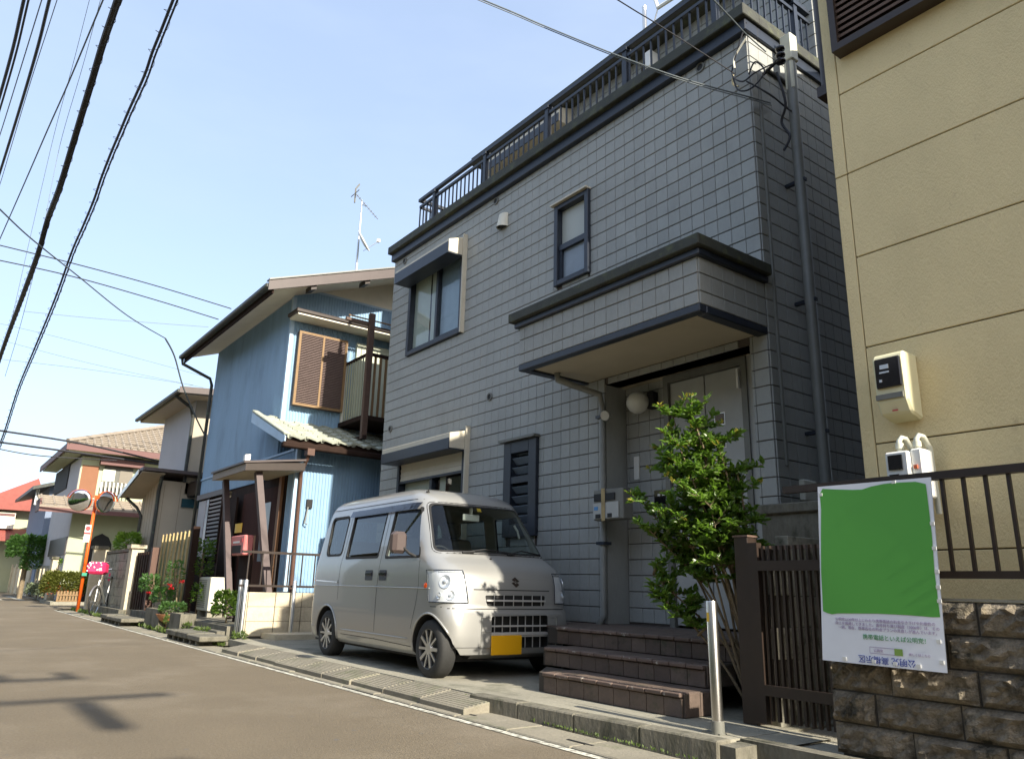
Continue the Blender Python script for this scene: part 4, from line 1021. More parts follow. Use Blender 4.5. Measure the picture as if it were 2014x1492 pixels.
q = MB(); side_patch(q, [(-3.0,.80),(-2.16,.78),(-2.16,.84),(-2.98,.86)], .001); q.build('slide_rail', seam, van)
q = MB(); strip(q, [(-3.0,.835),(-2.17,.815)], .012, .006); q.build('rail_trim', chrome, van)
for (xa, xb) in ((-1.43,-1.25),(-1.09,-.92)):
    q = MB(); side_patch(q, rpoly([(xa,.84),(xb,.84),(xb,.945),(xa,.945)], .015), .003); dh = q.build('door_handle', navy, van)
    q = MB(); q.obox(P_side((xa+xb)/2,.905,.010), (.07,0,0), (0,.006,0), (0,0,.016)); q.build('handle_grip', blackg, dh, bevel=.004)
q = MB(); q.grid(lambda u,v: P_side(-2.12+1.62*u, 1.545+.075*v, .012+.018*(1-v)), 24, 2)
vis = q.build('door_visor', glassmat('smoked_visor', (.10,.10,.13), .05, 1.5), van)
c = P_side(-.08,.80,0); MB().lathe(c, (0,-1,0), [(-.01,.026),(.006,.026),(.014,.016)], 16).build('side_indicator', mat('indicator_red_orange', (.85,.10,.01), .3), van, smooth=True, angle=40)
c = P_side(-.50,1.03,0)
q = MB().tube([P_side(-.34,1.07,0), P_side(-.36,1.10,.07), P_side(-.40,1.15,.12)], .014, 8); dm = q.build('door_mirror', blackm, van)
MB().obox(P_side(-.44,1.20,.17), (.05,.01,0), (-.0,.075,0), (0,0,.105)).build('mirror_housing', mat('mirror_housing', (.075,.056,.052), .45), dm, bevel=.03)
# front: headlights, grille, emblem, wipers, plate
def front_pt(th, z, off):
    Xf, Xr, hw, a = lev(z); s_, c_ = math.sin(th), math.cos(th); NF = nf(z)
    p = V((Xf-a+a*abs(c_)**(2/NF), HW0+hw*math.copysign(abs(s_)**(2/NF), s_), z)); n_ = V((abs(c_)**(2-2/NF), math.copysign(abs(s_)**(2-2/NF), s_), .15)).normalized(); return p+n_*off
refl = mat('headlamp_reflector', (.72,.73,.74), .42, metal=.25); lens = glassmat('headlamp_lens', (.93,.95,.96), .02, 1.6)
for sg_ in (-1, 1):
    def hp(u, v, off):
        th0 = math.radians(86+1*v); th1 = math.radians(22+6*(v)); return front_pt(sg_*(th0+(th1-th0)*u), .655+.285*v, off)
    hl = MB().grid(lambda u,v: hp(u,v,.002), 14, 8).build('headlight', refl, van, smooth=True)
    q = MB()
    e_ = [hp(k/14,0,.009) for k in range(15)]+[hp(1,k/8,.009) for k in range(1,9)]+[hp(1-k/14,1,.009) for k in range(1,15)]+[hp(0,1-k/8,.009) for k in range(1,9)]
    q.tube(e_, .0045, 6); q.build('headlight_rim', navy, hl)
    q = MB()
    for (u, v, r_) in ((.50,.64,.062),(.62,.22,.045),(.28,.2,.03)):
        p = hp(u,v,.0); n_ = (hp(u,v,.02)-p).normalized(); q.lathe(p, n_, [(0,r_),(.008,r_),(.004,r_*.8),(-.002,r_*.35),(.014,r_*.28),(.018,.01)], 20)
    q.build('lamp_bowl', mat('lamp_bowl_'+('a' if sg_ < 0 else 'b'), (.6,.62,.64), .3, metal=.5), hl, smooth=True, angle=40)
    MB().grid(lambda u,v: hp(u,v,.020+.006*math.sin(math.pi*u)*math.sin(math.pi*v)), 14, 8).build('headlight_lens', lens, hl, smooth=True)
q = MB(); P_ = [( .09+1.29*k/28) for k in range(29)]
def fstrip(q, pts, w_, off):
    for (a, b) in zip(pts, pts[1:]):
        d = V((b[0]-a[0], b[1]-a[1], 0)).normalized(); ny, nz = -d.y*w_/2, d.x*w_/2
        q.poly([V((fx_(a[0],a[1]+s*nz)+off, a[0]+s*ny, a[1]+s*nz)) for s in (-1,)]+[V((fx_(b[0],b[1]-nz)+off, b[0]-ny, b[1]-nz)), V((fx_(b[0],b[1]+nz)+off, b[0]+ny, b[1]+nz)), V((fx_(a[0],a[1]+nz)+off, a[0]+ny, a[1]+nz))])
fstrip(q, [(y, .775+.02*math.sin(math.pi*(y-.28)/.92)*0) for y in [.30+.88*k/16 for k in range(17)]], .009, .0015)
fstrip(q, [(y, .605) for y in [.06+1.36*k/24 for k in range(25)]], .008, .003)
fstrip(q, [(y, .272) for y in [.10+.34*k/8 for k in range(9)]], .004, .002)
q.build('bonnet_gap', seam, van, recalc=False)
q = MB(); fstrip(q, [(y, .88) for y in [.30+.88*k/16 for k in range(17)]], .003, .001); q.build('bonnet_crease', MAT['van_lining'], van, recalc=False)
gd = MB()
for z in (.68,):
    gd.box(.305,.325,.43,1.11,z-.008,z+.008)
for k in range(6): gd.box(.298,.306,.52+.11*k,.526+.11*k,.63,.73)
grm = mat('grille_silver', (.55,.54,.52), .35, metal=.3); gd.build('upper_grille', grm, van)
B(.27,.29,.43,1.12,.62,.74).build('grille_back', blackm, van); 
gd = MB()
for z in (.455,.365): gd.box(.322,.345,.47,1.12,z-.007,z+.007)
gd.box(.315,.352,.47,1.12,.375,.40)
for k in range(7): gd.box(.312,.322,.52+.088*k,.526+.088*k,.26,.55)
gd.build('lower_grille', grm, van); B(.262,.28,.46,1.13,.25,.56).build('grille_back', blackm, van)
q = MB()
for sgn in (0, 1):
    y0 = .36 if sgn == 0 else 1.13; y1 = y0+.10
    for z in (.27,.41,.53): q.tube([V((fx_(y0,z)+.002, y0, z)), V((fx_(y1,z)+.002, y1, z))], .004, 5)
    q.tube([V((fx_(y0 if sgn==0 else y1,z)+.002, y0 if sgn==0 else y1, z)) for z in (.27,.34,.41,.47,.53)], .004, 5)
q.build('fog_lamp_surround', alu, van)
B(.36,.372,.46,.80,.205,.375).build('number_plate', mat('plate_yellow', (.70,.36,.004), .45), van, bevel=.004)
# stylised letter badge
em_ = [(-.045,.010),(-.010,.040),(.004,.030),(-.018,.012),(.030,-.020),(.045,-.008),(.012,-.040),(-.004,-.030),(.018,-.012),(-.030,.020)]
eb = [(.0,.046),(.046,.008),(.020,.0),(.0,.018),(-.012,.008),(.038,-.022),(.0,-.046),(-.046,-.008),(-.020,.0),(.0,-.018),(.012,-.008),(-.038,.022)]
q = MB(); q.prism([V((fx_(.775+y,.85+z)+.001, .775+y, .85+z)) for y, z in eb], (.007,0,0)); q.build('badge', brown, van)
q = MB()
for (a, b, c) in (((.34,1.115),(.60,1.155),(.93,1.13)), ((.86,1.115),(1.05,1.16),(1.33,1.13))):
    pts = [wp((a[0],a[1]),.012), wp(b,.022), wp(c,.014)]; q.tube(pts, .007, 6); q.tube([wp((a[0],a[1]),.008), wp(((a[0]+b[0])/2, a[1]+.012),.02)], .012, 6)
q.build('wiper', blackm, van)
MB().lathe(wp((.62,1.06),0), (1,0,1), [(0,.012),(.008,.010)], 8).build('washer_jet', blackm, van)
MB().lathe((-.62,.27,1.738), (0,-.2,1), [(0,.02),(.015,.016)], 10).tube([(-.62,.27,1.745),(-.60,.27,1.77)], .006, 6).build('aerial_base', blackm, van)
for sgn in (-1, 1): MB().grid(lambda u,v: P_side(-2.99+.0*u,.75+.25*v,.004, sgn<0)+V((-.03*u,0.04*u*(1 if sgn<0 else -1),0)), 2, 4).build('tail_lamp', red_m, van)
for (x_) in (.10,): 
    MB().box(-3.0,.15,.12,1.355,.14,.20).build('underbody', blackm, van)
B(-.36,.15,.36,1.10,.16,.40).box(-2.8,-2.1,.36,1.10,.16,.50).build('axle_housing', blackm, van)
# ------------------------------------------------------------------ the blue corrugated house
def rib_wall(q, p0, p1, z0, z1, out, pitch=.055, dep=.012):
    """real corrugation between two plan points, ribs vertical; z1 may be a function of the parameter"""
    p0, p1, out = V((*p0,0)), V((*p1,0)), V((*out,0)); L_ = (p1-p0).length; n = max(1, int(L_/pitch)); pts = []
    for k in range(n):
        for (f, d) in ((0,0),(.5,0),(.62,dep),(.88,dep)): pts.append(((k+f)/n, d))
    pts.append((1,0)); b = len(q.v)
    for t, d in pts:
        p = p0.lerp(p1, t)+out*d; zt = z1(t) if callable(z1) else z1
        q.v += [(p.x,p.y,z0),(p.x,p.y,zt)]
    for k in range(len(pts)-1): q.f.append((b+2*k, b+2*k+2, b+2*k+3, b+2*k+1)); q.m.append(0)
    return q
bl_ = thing('corrugated_house', (-15,5,.1), 'blue corrugated metal house with brown shutter and pale tiled lean-to roof', 'house')
UX0, UX1, UY = -17.65, -13.05, 4.65; LX1 = -12.1
q = MB(); rib_wall(q, (UX0,UY), (UX1,UY), 3.02, 5.97, (0,-1)); rib_wall(q, (UX1,UY), (UX1,9.5), 3.0, 6.2, (1,0)); rib_wall(q, (UX0,9.5), (UX0,UY), .1, 5.97, (-1,0))
q.build('upper_siding', blue_s, bl_, recalc=False)
q = MB(); rib_wall(q, (LX1,UY), (LX1,9.0), .1, 3.25, (1,0)); rib_wall(q, (-12.42,UY), (LX1,UY), .1, 3.05, (0,-1)); rib_wall(q, (UX0,UY), (-12.42,UY), 2.62, 2.99, (0,-1))
q.build('lower_siding', blue_s, bl_, recalc=False)
trim_b = mat('pale_blue_trim', (.34,.47,.60), .45, n=[(6,.1)])
B(UX1-.05,UX1+.02,UY-.018,UY+.05,3.3,5.98).box(LX1-.05,LX1+.02,UY-.018,UY+.05,.1,3.05).build('corner_trim', trim_b, bl_)
MB().prism([(UX1+.004,UY+.02,6.2),(UX1+.004,7.5,6.2),(UX1+.004,10.2,6.2),(UX1+.004,7.5,7.2)], (-.1,0,0)).build('gable_plaster', white_st, bl_)
B(UX1-.05,UX1+.018,UY,9.5,6.17,6.21).build('gable_band', trim_b, bl_)
B(UX0,-12.2,UY-.03,UY+.01,2.985,3.02).build('floor_band', blue_s, bl_)
SLP = .375
def rz(y): return 5.84+SLP*(y-3.98)
RX1_, RX0_ = -12.28, -17.95
MB().prism([(RX0_,3.96,rz(3.96)+.02),(RX0_,7.5,rz(7.5)+.02),(RX0_,11,rz(4.0)+.02),(RX0_,11,rz(4)-.03),(RX0_,7.5,rz(7.5)-.04),(RX0_,3.96,rz(3.96)-.03)], (RX1_-RX0_,0,0)).build('roof', gutter_d, bl_)
MB().prism([(RX0_+.02,4.0,rz(4.0)-.035),(RX0_+.02,7.5,rz(7.5)-.045),(RX0_+.02,11,rz(4.0)-.045),(RX0_+.02,11,rz(4.0)-.075),(RX0_+.02,7.5,rz(7.5)-.08),(RX0_+.02,4.0,rz(4.0)-.075)], (RX1_-RX0_-.04,0,0)).build('soffit', white_st, bl_)
MB().prism([(RX1_,3.90,rz(3.9)+.06),(RX1_,7.5,rz(7.5)+.06),(RX1_,7.5,rz(7.5)-.14),(RX1_,3.90,rz(3.9)-.12)], (.03,0,0)).build('barge_board', roof_br, bl_)
MB().prism([(RX1_-.1,3.90,rz(3.9)+.062),(RX1_-.1,7.5,rz(7.5)+.062),(RX1_-.1,7.5,rz(7.5)+.09),(RX1_-.1,3.90,rz(3.9)+.09)], (.15,0,0)).build('roof_edge_cap', pipe_g, bl_)
B(RX0_,RX1_-.01,3.86,3.98,5.74,5.83).build('gutter', gutter_d, bl_, bevel=.02)
B(RX0_,RX1_-.01,3.985,4.01,5.66,5.84).build('fascia', wood_d, bl_)
for yy in (4.72,5.75,6.9): MB().obox((-12.42,yy,rz(yy)-.15), (.13,0,0), (0,.05,.019), (0,0,.045)).build('purlin_end', brown, bl_)
MB().tube([(-17.85,3.92,5.75),(-17.85,3.94,5.62),(-17.72,4.55,5.35),(-17.70,4.60,5.2),(-17.70,4.60,.3)], .036, 8).build('downpipe', gutter_d, bl_, smooth=True)
# window hood and louvred shutter panels on the gable side
MB().box(-13.04,-12.58,4.56,7.2,5.56,5.63).build('window_hood', brown, bl_, bevel=.01); B(-13.03,-12.61,4.60,7.2,5.525,5.558).build('hood_soffit', white_st, bl_)
AY0, AY1, AZ0, AZ1 = 4.78, 5.72, 3.93, 5.32
am = B(-13.03,-12.93,AY0,AY1,AZ0,AZ1).build('shutter', mat('shutter_back', (.07,.045,.04), .7), bl_)
q = MB()
for (a,b,c,d) in ((AY0-.01,AY0+.035,AZ0,AZ1),(AY1-.035,AY1+.01,AZ0,AZ1),((AY0+AY1)/2-.018,(AY0+AY1)/2+.018,AZ0+.04,AZ1-.04),(AY0+.035,AY1-.035,AZ1-.04,AZ1),(AY0+.035,AY1-.035,AZ0,AZ0+.04)): q.box(-12.94,-12.895,a,b,c,d)
q.build('shutter_frame', wood_o, am)
lme = MB().obox((0,0,0), (.012,0,.006), (0,.205,0), (.001,0,.006)).mesh('shutter_slat', louv_b)
nsl = 42
for side in (AY0+.245, AY1-.245):
    for k in range(nsl): place('shutter_slat', lme, am, (-12.915, side, AZ0+.055+k*(AZ1-AZ0-.11)/(nsl-1)))
# clothes-drying balcony beside the shutter
bc = B(-13.03,-12.95,5.95,7.3,3.9,5.35).build('balcony_window', mat('pale_window', (.55,.58,.45), .5), bl_)
q = MB().box(-13.03,-12.0,5.72,7.4,3.66,3.74).box(-12.06,-12.0,5.72,5.78,3.4,4.9).box(-12.05,-12.01,5.74,7.4,4.84,4.90).box(-13.0,-12.05,5.73,5.77,4.84,4.89)
bal2 = q.build('balcony', wood_d, bl_)
bb = MB().box(-.012,.012,-.012,.012,3.74,4.85).mesh('balcony_bar', mat('pale_bar', (.36,.37,.26), .6))
for k in range(9): place('balcony_bar', bb, bal2, (-12.95+.105*k, 5.75, 0))
bb2 = MB().box(-.012,.012,-.02,.02,3.74,4.85).mesh('balcony_bar', wood_o)
for k in range(14): place('balcony_bar', bb2, bal2, (-12.03, 5.9+.11*k, 0))
B(-13.0,-12.93,5.735,5.765,3.74,4.85).build('grey_panel', offwhite, bal2)
MB().box(-12.03,-11.95,5.70,5.80,3.3,5.62).box(-12.03,-11.97,5.25,5.70,5.40,5.45).build('balcony_post', mat('post_brown', (.085,.05,.035), .6, n=[(9,.2)]), bl_)
MB().box(-12.5,-11.9,5.71,5.77,3.30,3.36).build('post_foot', wood_d, bl_)
MB().tube([(-12.0,5.3,5.50),(-12.0,7.2,5.50)], .014, 6).build('drying_pole', wood_o, bl_)
# tiled lean-to roof
lt = MB().prism([(-13.48,4.30,3.77),(-11.72,4.30,3.10),(-11.72,4.30,3.02),(-13.48,4.30,3.66)], (0,5.0,0)).build('lean_to_roof', wood_d, bl_)
B(-13.46,-11.74,4.27,4.298,3.0,3.05) 
MB().prism([(-13.50,4.285,3.80),(-11.72,4.285,3.12),(-11.72,4.285,2.99),(-13.50,4.285,3.62)], (0,-.02,0)).build('verge_board', MAT['pale_blue_trim'], bl_)
def kawara(u, v):
    y = (u-.5)*.268; prof = .020*math.cos((u-.12)*2*math.pi)*(1 if u < .62 else 1)-.012
    return V((v*.27, y, prof*(.55 if u < .6 else 1)+.030*v+.014))
q = MB(); q.grid(kawara, 12, 1); n = len(q.v)
for i in range(12): a = 13+i; q.v += [(q.v[a][0], q.v[a][1], q.v[a][2]-.03), (q.v[a+1][0], q.v[a+1][1], q.v[a+1][2]-.03)]; q.f.append((a, a+1, len(q.v)-1, len(q.v)-2)); q.m.append(0)
kme = q.mesh('roof_tile', tile_g, smooth=True, angle=50, recalc=False)
sl = math.atan2(.67, 1.76)
for r in range(8):
    for c in range(16):
        o = place('roof_tile', kme, lt, (-13.47+r*.222+random.uniform(-.004,.004), 4.46+c*.278, 3.775-r*.0845+.004+random.uniform(-.003,.003)), rot=(random.uniform(-.01,.01), sl, 0))
q = MB()
for c in range(17): q.lathe((-11.705,4.335+c*.278,3.125), (1,0,-.3), [(0,.045),(.02,.045)], 10)
q.build('eave_tile_ends', tile_g, lt)
q = MB()
for k in range(7): q.obox((-13.36+k*.245, 4.315, 3.775-k*.0933), (.13,0,-.05), (0,.055,0), (.008,0,.022))
q.build('verge_tile', tile_g, lt, bevel=.012)
B(-11.73,-11.62,4.22,8.5,2.93,3.02).build('lean_to_gutter', wood_d, bl_, bevel=.015)
MB().box(-11.74,-11.60,4.62,4.74,2.84,2.95).tube([(-11.68,4.68,2.86),(-11.70,4.66,2.78),(-12.0,4.70,2.6),(-12.04,4.72,2.5),(-12.04,4.74,.2)], .032, 8).build('lean_to_downpipe', wood_r, bl_, smooth=True, angle=50)
# street side: lattice window, dark entrance, porch roof and posts
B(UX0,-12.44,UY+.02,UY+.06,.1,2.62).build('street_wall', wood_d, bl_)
B(UX0,-15.75,UY-.06,UY+.02,2.55,2.66).build('lintel', roof_br, bl_)
f = B(-17.55,-17.03,UY-.02,UY+.015,1.35,2.52).build('window', MAT['pale_grey_and_wall_shade'], bl_); B(-16.98,-16.75,UY-.02,UY+.015,1.3,2.52).build('pane', frost, f)
lf_ = MB().box(-16.70,-16.66,UY-.05,UY+.02,1.2,2.55).box(-15.85,-15.80,UY-.05,UY+.02,1.2,2.55).build('lattice', wood_d, bl_)
sme = MB().box(-.40,.40,-.012,.012,-.018,.018).mesh('lattice_slat', MAT['pale_grey_and_wall_shade'])
for k in range(15): place('lattice_slat', sme, lf_, (-16.26, UY-.035, 1.36+k*.08), rot=(.35,0,0))
B(-15.8,-15.5,UY-.02,UY+.02,.1,2.5).build('door_jamb', wood_r, bl_)
B(-14.6,-12.75,UY+.0,UY+.019,.2,2.45).build('entrance_door', mat('dark_red_door', (.05,.018,.013), .8, spec=.15, n=[(6,.2)], stretch=(1,1,.2)), bl_)
B(-13.5,-13.1,UY-.006,UY-.001,1.2,2.2).build('door_glass', frost, bl_); B(-12.74,-12.62,UY-.03,UY+.018,.2,2.6).build('ochre_jamb', mat('ochre_wood', (.20,.10,.045), .6, n=[(9,.2)], stretch=(1,1,.2)), bl_)
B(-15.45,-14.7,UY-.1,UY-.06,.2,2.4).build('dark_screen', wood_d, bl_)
MB().prism([(-13.35,3.72,2.50),(-11.75,3.72,2.50),(-11.75,4.64,2.60),(-13.35,4.64,2.60)], (0,0,.035)).build('porch_soffit', soff_m, bl_)
MB().prism([(-13.38,3.69,2.50),(-11.72,3.69,2.50),(-11.72,3.72,2.50),(-13.38,3.72,2.50)], (0,0,.11)).build('porch_fascia', mat('fascia_grey_brown', (.24,.20,.16), .7, n=[(6,.1)]), bl_)
MB().prism([(-11.72,3.69,2.50),(-11.72,4.64,2.60),(-11.72,4.64,2.72),(-11.72,3.69,2.61)], (.03,0,0)).build('porch_side_board', brown, bl_)
MB().prism([(-13.41,3.66,2.612),(-11.67,3.66,2.612),(-11.67,4.64,2.75),(-13.41,4.64,2.75)], (0,0,.03)).build('porch_roof', roof_br, bl_)
MB().prism([(-11.74,3.66,2.645),(-11.66,3.66,2.645),(-11.66,3.74,2.66),(-11.74,3.74,2.66)], (0,0,.09)).build('porch_finial', whitem, bl_)
tA, tB_ = at(508,928,x=-11.86), at(529,1200,x=-11.42); MB().beam(tA, tB_, .10, .10).build('porch_post', mat('mauve_post', (.065,.042,.04), .6, n=[(9,.15)]), bl_)
tA, tB_ = at(444,945,y=3.86), at(451,1215,y=3.9); MB().beam(tA, tB_, .09, .09).build('porch_post', MAT['mauve_post'], bl_)
MB().lathe(at(454,968,y=3.95), (.3,-.6,-.7), [(0,.03),(.07,.055)], 12).build('spot_lamp', alu, bl_)
gs_ = thing('gas_fittings', (-12.05,5.1,1.7), 'small black meter with a grey pipe on the lit blue wall above the van tail', 'meter')
p = at(609,990,x=-12.06); B(p.x-.03,p.x,p.y-.05,p.y+.05,p.z-.07,p.z+.07).build('body', blackm, gs_); MB().tube([p+V((.02,-.03,-.06)), p+V((.03,-.05,-.2)), p+V((.03,-.07,-.32)), p+V((.03,-.02,-.34))], .012, 6).build('pipe', pipe_g, gs_)
for nm, a, b in (('blue wall switch box',(574,1025),0),): pass
mbx = thing('wall_mailbox', (-12.6,3.95,1.4), 'faded red wall mailbox under a yellow note in the dark porch', 'mailbox')
a, b = at(453,1092,y=3.95), at(484,1051,y=3.95)
B(a.x,b.x,3.93,4.08,a.z,b.z).build('body', mat('faded_red', (.52,.16,.15), .5, n=[(9,.1)]), mbx, bevel=.015)
B(a.x+.12,b.x-.1,3.922,3.929,a.z+.03,a.z+.15).build('opening', blackm, mbx); B(a.x+.15,b.x-.2,3.922,3.929,b.z-.12,b.z-.09).build('name_strip', whitem, mbx); B(b.x-.15,b.x-.06,3.922,3.929,b.z-.11,b.z-.05).build('red_mark', red_m, mbx)
B(a.x+.05,b.x-.05,4.08,4.12,.1,b.z).build('stand', wood_d, mbx)
a, b = at(462,1048,y=4.0), at(477,1028,y=4.0); tag(B(a.x,b.x,3.99,4.0,a.z,b.z).build('paper_note', MAT['yellow_sticker'], org=a), 'small yellow notice just above the red mailbox', 'notice')
# block wall, rail and steel posts beside the van
cw = thing('cream_block_wall', (-11.15,4.4,.1), 'cream concrete block wall behind the van tail with brown rail on top', 'wall')
B(-11.24,-11.14,3.76,5.45,.09,.70).build('core', mortar, cw)
cme = MB().box(-.06,.006,-.194,.194,0,.196).mesh('block', block_c, bevel=.004)
for j in range(3):
    for k in range(4 if j != 1 else 4): place('block', cme, cw, (-11.135, 3.965+k*.398+(0 if j != 9 else .1), .12+j*.2))
fme = B(-.05,.05,-.006,.006,0,.196) 
B(-11.25,-11.12,3.745,3.758,.1,.715).build('end_face', block_c, cw)
rl2 = thing('porch_rail', (-11.15,4.4,.72), 'brown metal railing above the cream block wall', 'railing')
MB().box(-11.17,-11.13,3.62,5.4,1.255,1.29).box(-11.17,-11.13,3.62,5.4,.79,.82).build('rails', brown, rl2)
r2 = MB().box(-.008,.008,-.008,.008,.82,1.255).mesh('baluster', brown)
for k in range(9): place('baluster', r2, rl2, (-11.15, 3.72+k*.2, 0))
for (u, v0, v1, yy, lab) in ((489,1152,1262,3.70,'shiny steel post nearest the street at the end of the cream block wall'),(472,1150,1262,3.72,'left of the two steel posts at the end of the cream block wall'),(573,1150,1245,None,'steel post standing half way along the cream block wall')):
    if yy: a = at(u-4, v1, z=.1); 
    else: a = V((-11.06, 4.35, .1))
    a = V((-11.08, 3.70, .1)) if u == 489 else (V((-11.36, 3.72, .1)) if u == 472 else V((-11.06, 4.40, .1)))
    tag(MB().lathe(a, (0,0,1), [(0,.030),(.78,.030),(.785,.027)], 14).build('steel_post', alu, org=a, smooth=True, angle=40), lab, 'post', 'steel posts by the cream block wall')
struct('side_step', MB().box(-11.12,-10.6,4.0,5.4,.1,.17), block_c)
# air conditioner
ac = thing('air_conditioner', (-14.4,4.1,.25), 'off-white outdoor air conditioner unit beside the dark porch', 'air conditioner')
c0 = at(408,1198,y=4.12); ax0, ay0 = c0.x, c0.y
B(ax0-.72,ax0,ay0,ay0+.30,.34,.92).build('case', offwhite, ac, bevel=.015)
q = MB()
for k in range(14): q.box(ax0-.68,ax0-.2,ay0-.006,ay0-.001,.40+k*.035,.412+k*.035)
q.build('fan_grille', framegrey, ac); B(ax0+.001,ax0+.02,ay0+.10,ay0+.20,.62,.80).build('valve_cover', whitem, ac)
B(ax0-.66,ax0-.56,ay0+.02,ay0+.28,.24,.339).box(ax0-.16,ax0-.06,ay0+.02,ay0+.28,.24,.339).build('foot', concrete, ac)
# raised strip in front of the blue house
struct('front_terrace', MB().box(-17.8,-11.45,3.62,4.63,-.02,.24), concrete_d); 
struct('low_kerb', MB().box(-14.3,-11.5,3.50,3.615,-.02,.17), concrete_d)
# slab bridges
def slab(lab, x0, x1, y0, y1, z, n_):
    t = thing('concrete_slab_bridge', ((x0+x1)/2,(y0+y1)/2,0), lab, 'slab')
    for k in range(n_):
        a = x0+(x1-x0)*k/n_; b = x0+(x1-x0)*(k+1)/n_-.01
        q = MB().box(a,b,y0,y1,z-.07,z+random.uniform(-.008,.008)); 
        for j in range(2): q.box(a+.03+j*(b-a)*.5, a+.09+j*(b-a)*.5, y0+.02, y1-.02, .0, z-.071)
        q.build('slab', concrete_d, t, bevel=.01)
slab('worn concrete slab over the gutter left of the steel posts', -12.75, -10.95, 3.12, 3.52, .14, 3)
slab('small raised concrete slab over the gutter by the brown gate', -18.0, -15.9, 3.10, 3.50, .15, 3)
# board fence with battens
wf = thing('board_fence', (-16,3.95,.1), 'weathered board fence with pale battens in front of the greige house', 'fence')
fx0, fx1 = -17.25, -15.0
for k in range(8):
    a = fx0+(fx1-fx0)*k/8; B(a+.004,a+.275,3.93,3.95,.42,1.72+.02*(k%2)).build('board', wood_w, wf)
    if k < 7 or True: B(a-.014,a+.022,3.905,3.929,.42,1.76).build('batten', wood_y, wf)
B(fx1+.02,fx1+.14,3.88,4.0,.1,1.82).build('fence_post', wood_d, wf)
B(fx0-.02,fx1,3.955,3.99,.6,.66).box(fx0-.02,fx1,3.955,3.99,1.5,1.56).build('rail', wood_d, wf)
# rose bush, planters and pots
rb = thing('rose_bush', (-16,3.7,.3), 'rose bush with red flowers in front of the weathered board fence', 'rose bush')
q = MB(); clump(q, (-15.6,3.70,.55), (.6,.15,.25), 420, .075); clump(q, (-15.0,3.70,.95), (.22,.12,.40), 150, .07); clump(q, (-16.9,3.70,.75), (.35,.15,.28), 380, .075)
q.build('foliage', leaf2, rb, recalc=False)
q = MB()
for (x_, z_) in ((-15.6,.95),(-15.2,1.35),(-14.95,1.1),(-16.6,.95)): q.tube([(x_+.2,3.75,.25),(x_+.1,3.73,z_*.6),(x_,3.7,z_)], [.012,.01,.006], 5)
q.build('stem', bark, rb)
for (u, v) in ((333,1151),(337,1158),(357,1144),(291,1166)):
    p = at(u, v, y=3.56); q = MB()
    for k in range(26):
        d = rand_dir(.1); add_leaf(q, LEAF4, leafmat(p+d*.01, d, .045, random.uniform(-1,1)))
    q.build('rose', flower_r, rb, recalc=False)
pl = thing('concrete_planter', (-14.6,3.5,.1), 'row of old grey concrete planter boxes under the rose bush', 'planter')
for (x0, x1, h_) in ((-15.5,-14.45,.36),(-13.75,-13.1,.34)):
    o = MB().box(x0,x1,3.40,3.44,.0,h_).box(x0,x1,3.60,3.64,.0,h_).box(x0,x0+.04,3.44,3.60,.0,h_).box(x1-.04,x1,3.44,3.60,.0,h_).build('planter_box', concrete_d, pl); B(x0+.04,x1-.04,3.44,3.60,.0,h_-.04).build('soil', soil, o)
bp = thing('terracotta_bowl', (-13.2,3.25,.1), 'terracotta bowl planter on a pedestal between the concrete planters', 'plant pot')
c = at(328,1238,z=.03); c = V((c.x, c.y+.05, .02))
MB().lathe(c, (0,0,1), [(0,.11),(.04,.10),(.07,.07),(.11,.09),(.17,.19),(.25,.245),(.27,.26),(.27,.22),(.23,.20)], 24).build('bowl', terracotta, bp, smooth=True, angle=50)
q = MB(); clump(q, (c.x,c.y,.38), (.26,.2,.14), 500, .06); q.build('foliage', leaf2, bp, recalc=False)
iv = thing('ivy_plant', (-12.3,3.9,.25), 'dark green leafy plant at the foot of the porch post', 'plant')
q = MB(); clump(q, (-12.25,3.80,.50), (.22,.15,.30), 600, .07); clump(q, (-12.65,3.85,.40), (.14,.1,.14), 200, .06); q.build('foliage', leafm, iv, recalc=False); MB().tube([(-12.25,3.85,.2),(-12.22,3.82,.7)], .012, 5).build('stem', bark, iv)
hg = thing('climbing_plant', (-15.0,4.1,.9), 'dark climbing plant behind the right end of the board fence', 'plant')
q = MB(); clump(q, (-15.0,4.15,1.2), (.25,.18,.6), 700, .07); clump(q, (-14.75,4.12,.6), (.2,.15,.3), 300, .06); q.build('foliage', leafm, hg, recalc=False); MB().tube([(-15.0,4.15,.2),(-15.0,4.15,1.4)], .02, 5).build('stem', bark, hg)
wq = MB()
for _ in range(900):
    x_ = random.choice([random.uniform(-19,-10.9), random.uniform(-14,-11), random.uniform(-24,-18)]); y_ = random.choice([3.42,3.47,3.40])+random.gauss(0,.02); h_ = random.uniform(.02,.07)
    for k in range(2): add_leaf(wq, LEAF4, leafmat(V((x_,y_,.01)), V((random.uniform(-1,1),random.uniform(-1,1),1.2)).normalized(), h_*1.6, random.uniform(-1,1)))
for (cx, cy_, cz, rx, ry, rz_, n_) in ((-10.9,3.62,.14,.16,.07,.06,120),(-13.3,3.50,.15,.5,.05,.08,260),(-12.2,3.5,.12,.35,.05,.07,220),(-5.05,3.47,.05,.1,.03,.03,40),(-13.9,3.45,.2,.15,.08,.12,150)):
    clump(wq, (cx,cy_,cz), (rx,ry,rz_), n_, .05)
for _ in range(200):
    x_ = random.uniform(-5.0,-2.8); add_leaf(wq, LEAF4, leafmat(V((x_,3.415+.0*x_+random.gauss(0,.006),.012)), V((random.uniform(-1,1),random.uniform(-.3,.3),1)).normalized(), random.uniform(.008,.03), 0))
o = wq.build('weeds', weed, recalc=False); tag(o, 'low green weeds along the gutter and kerb', 'weeds', kind='stuff')
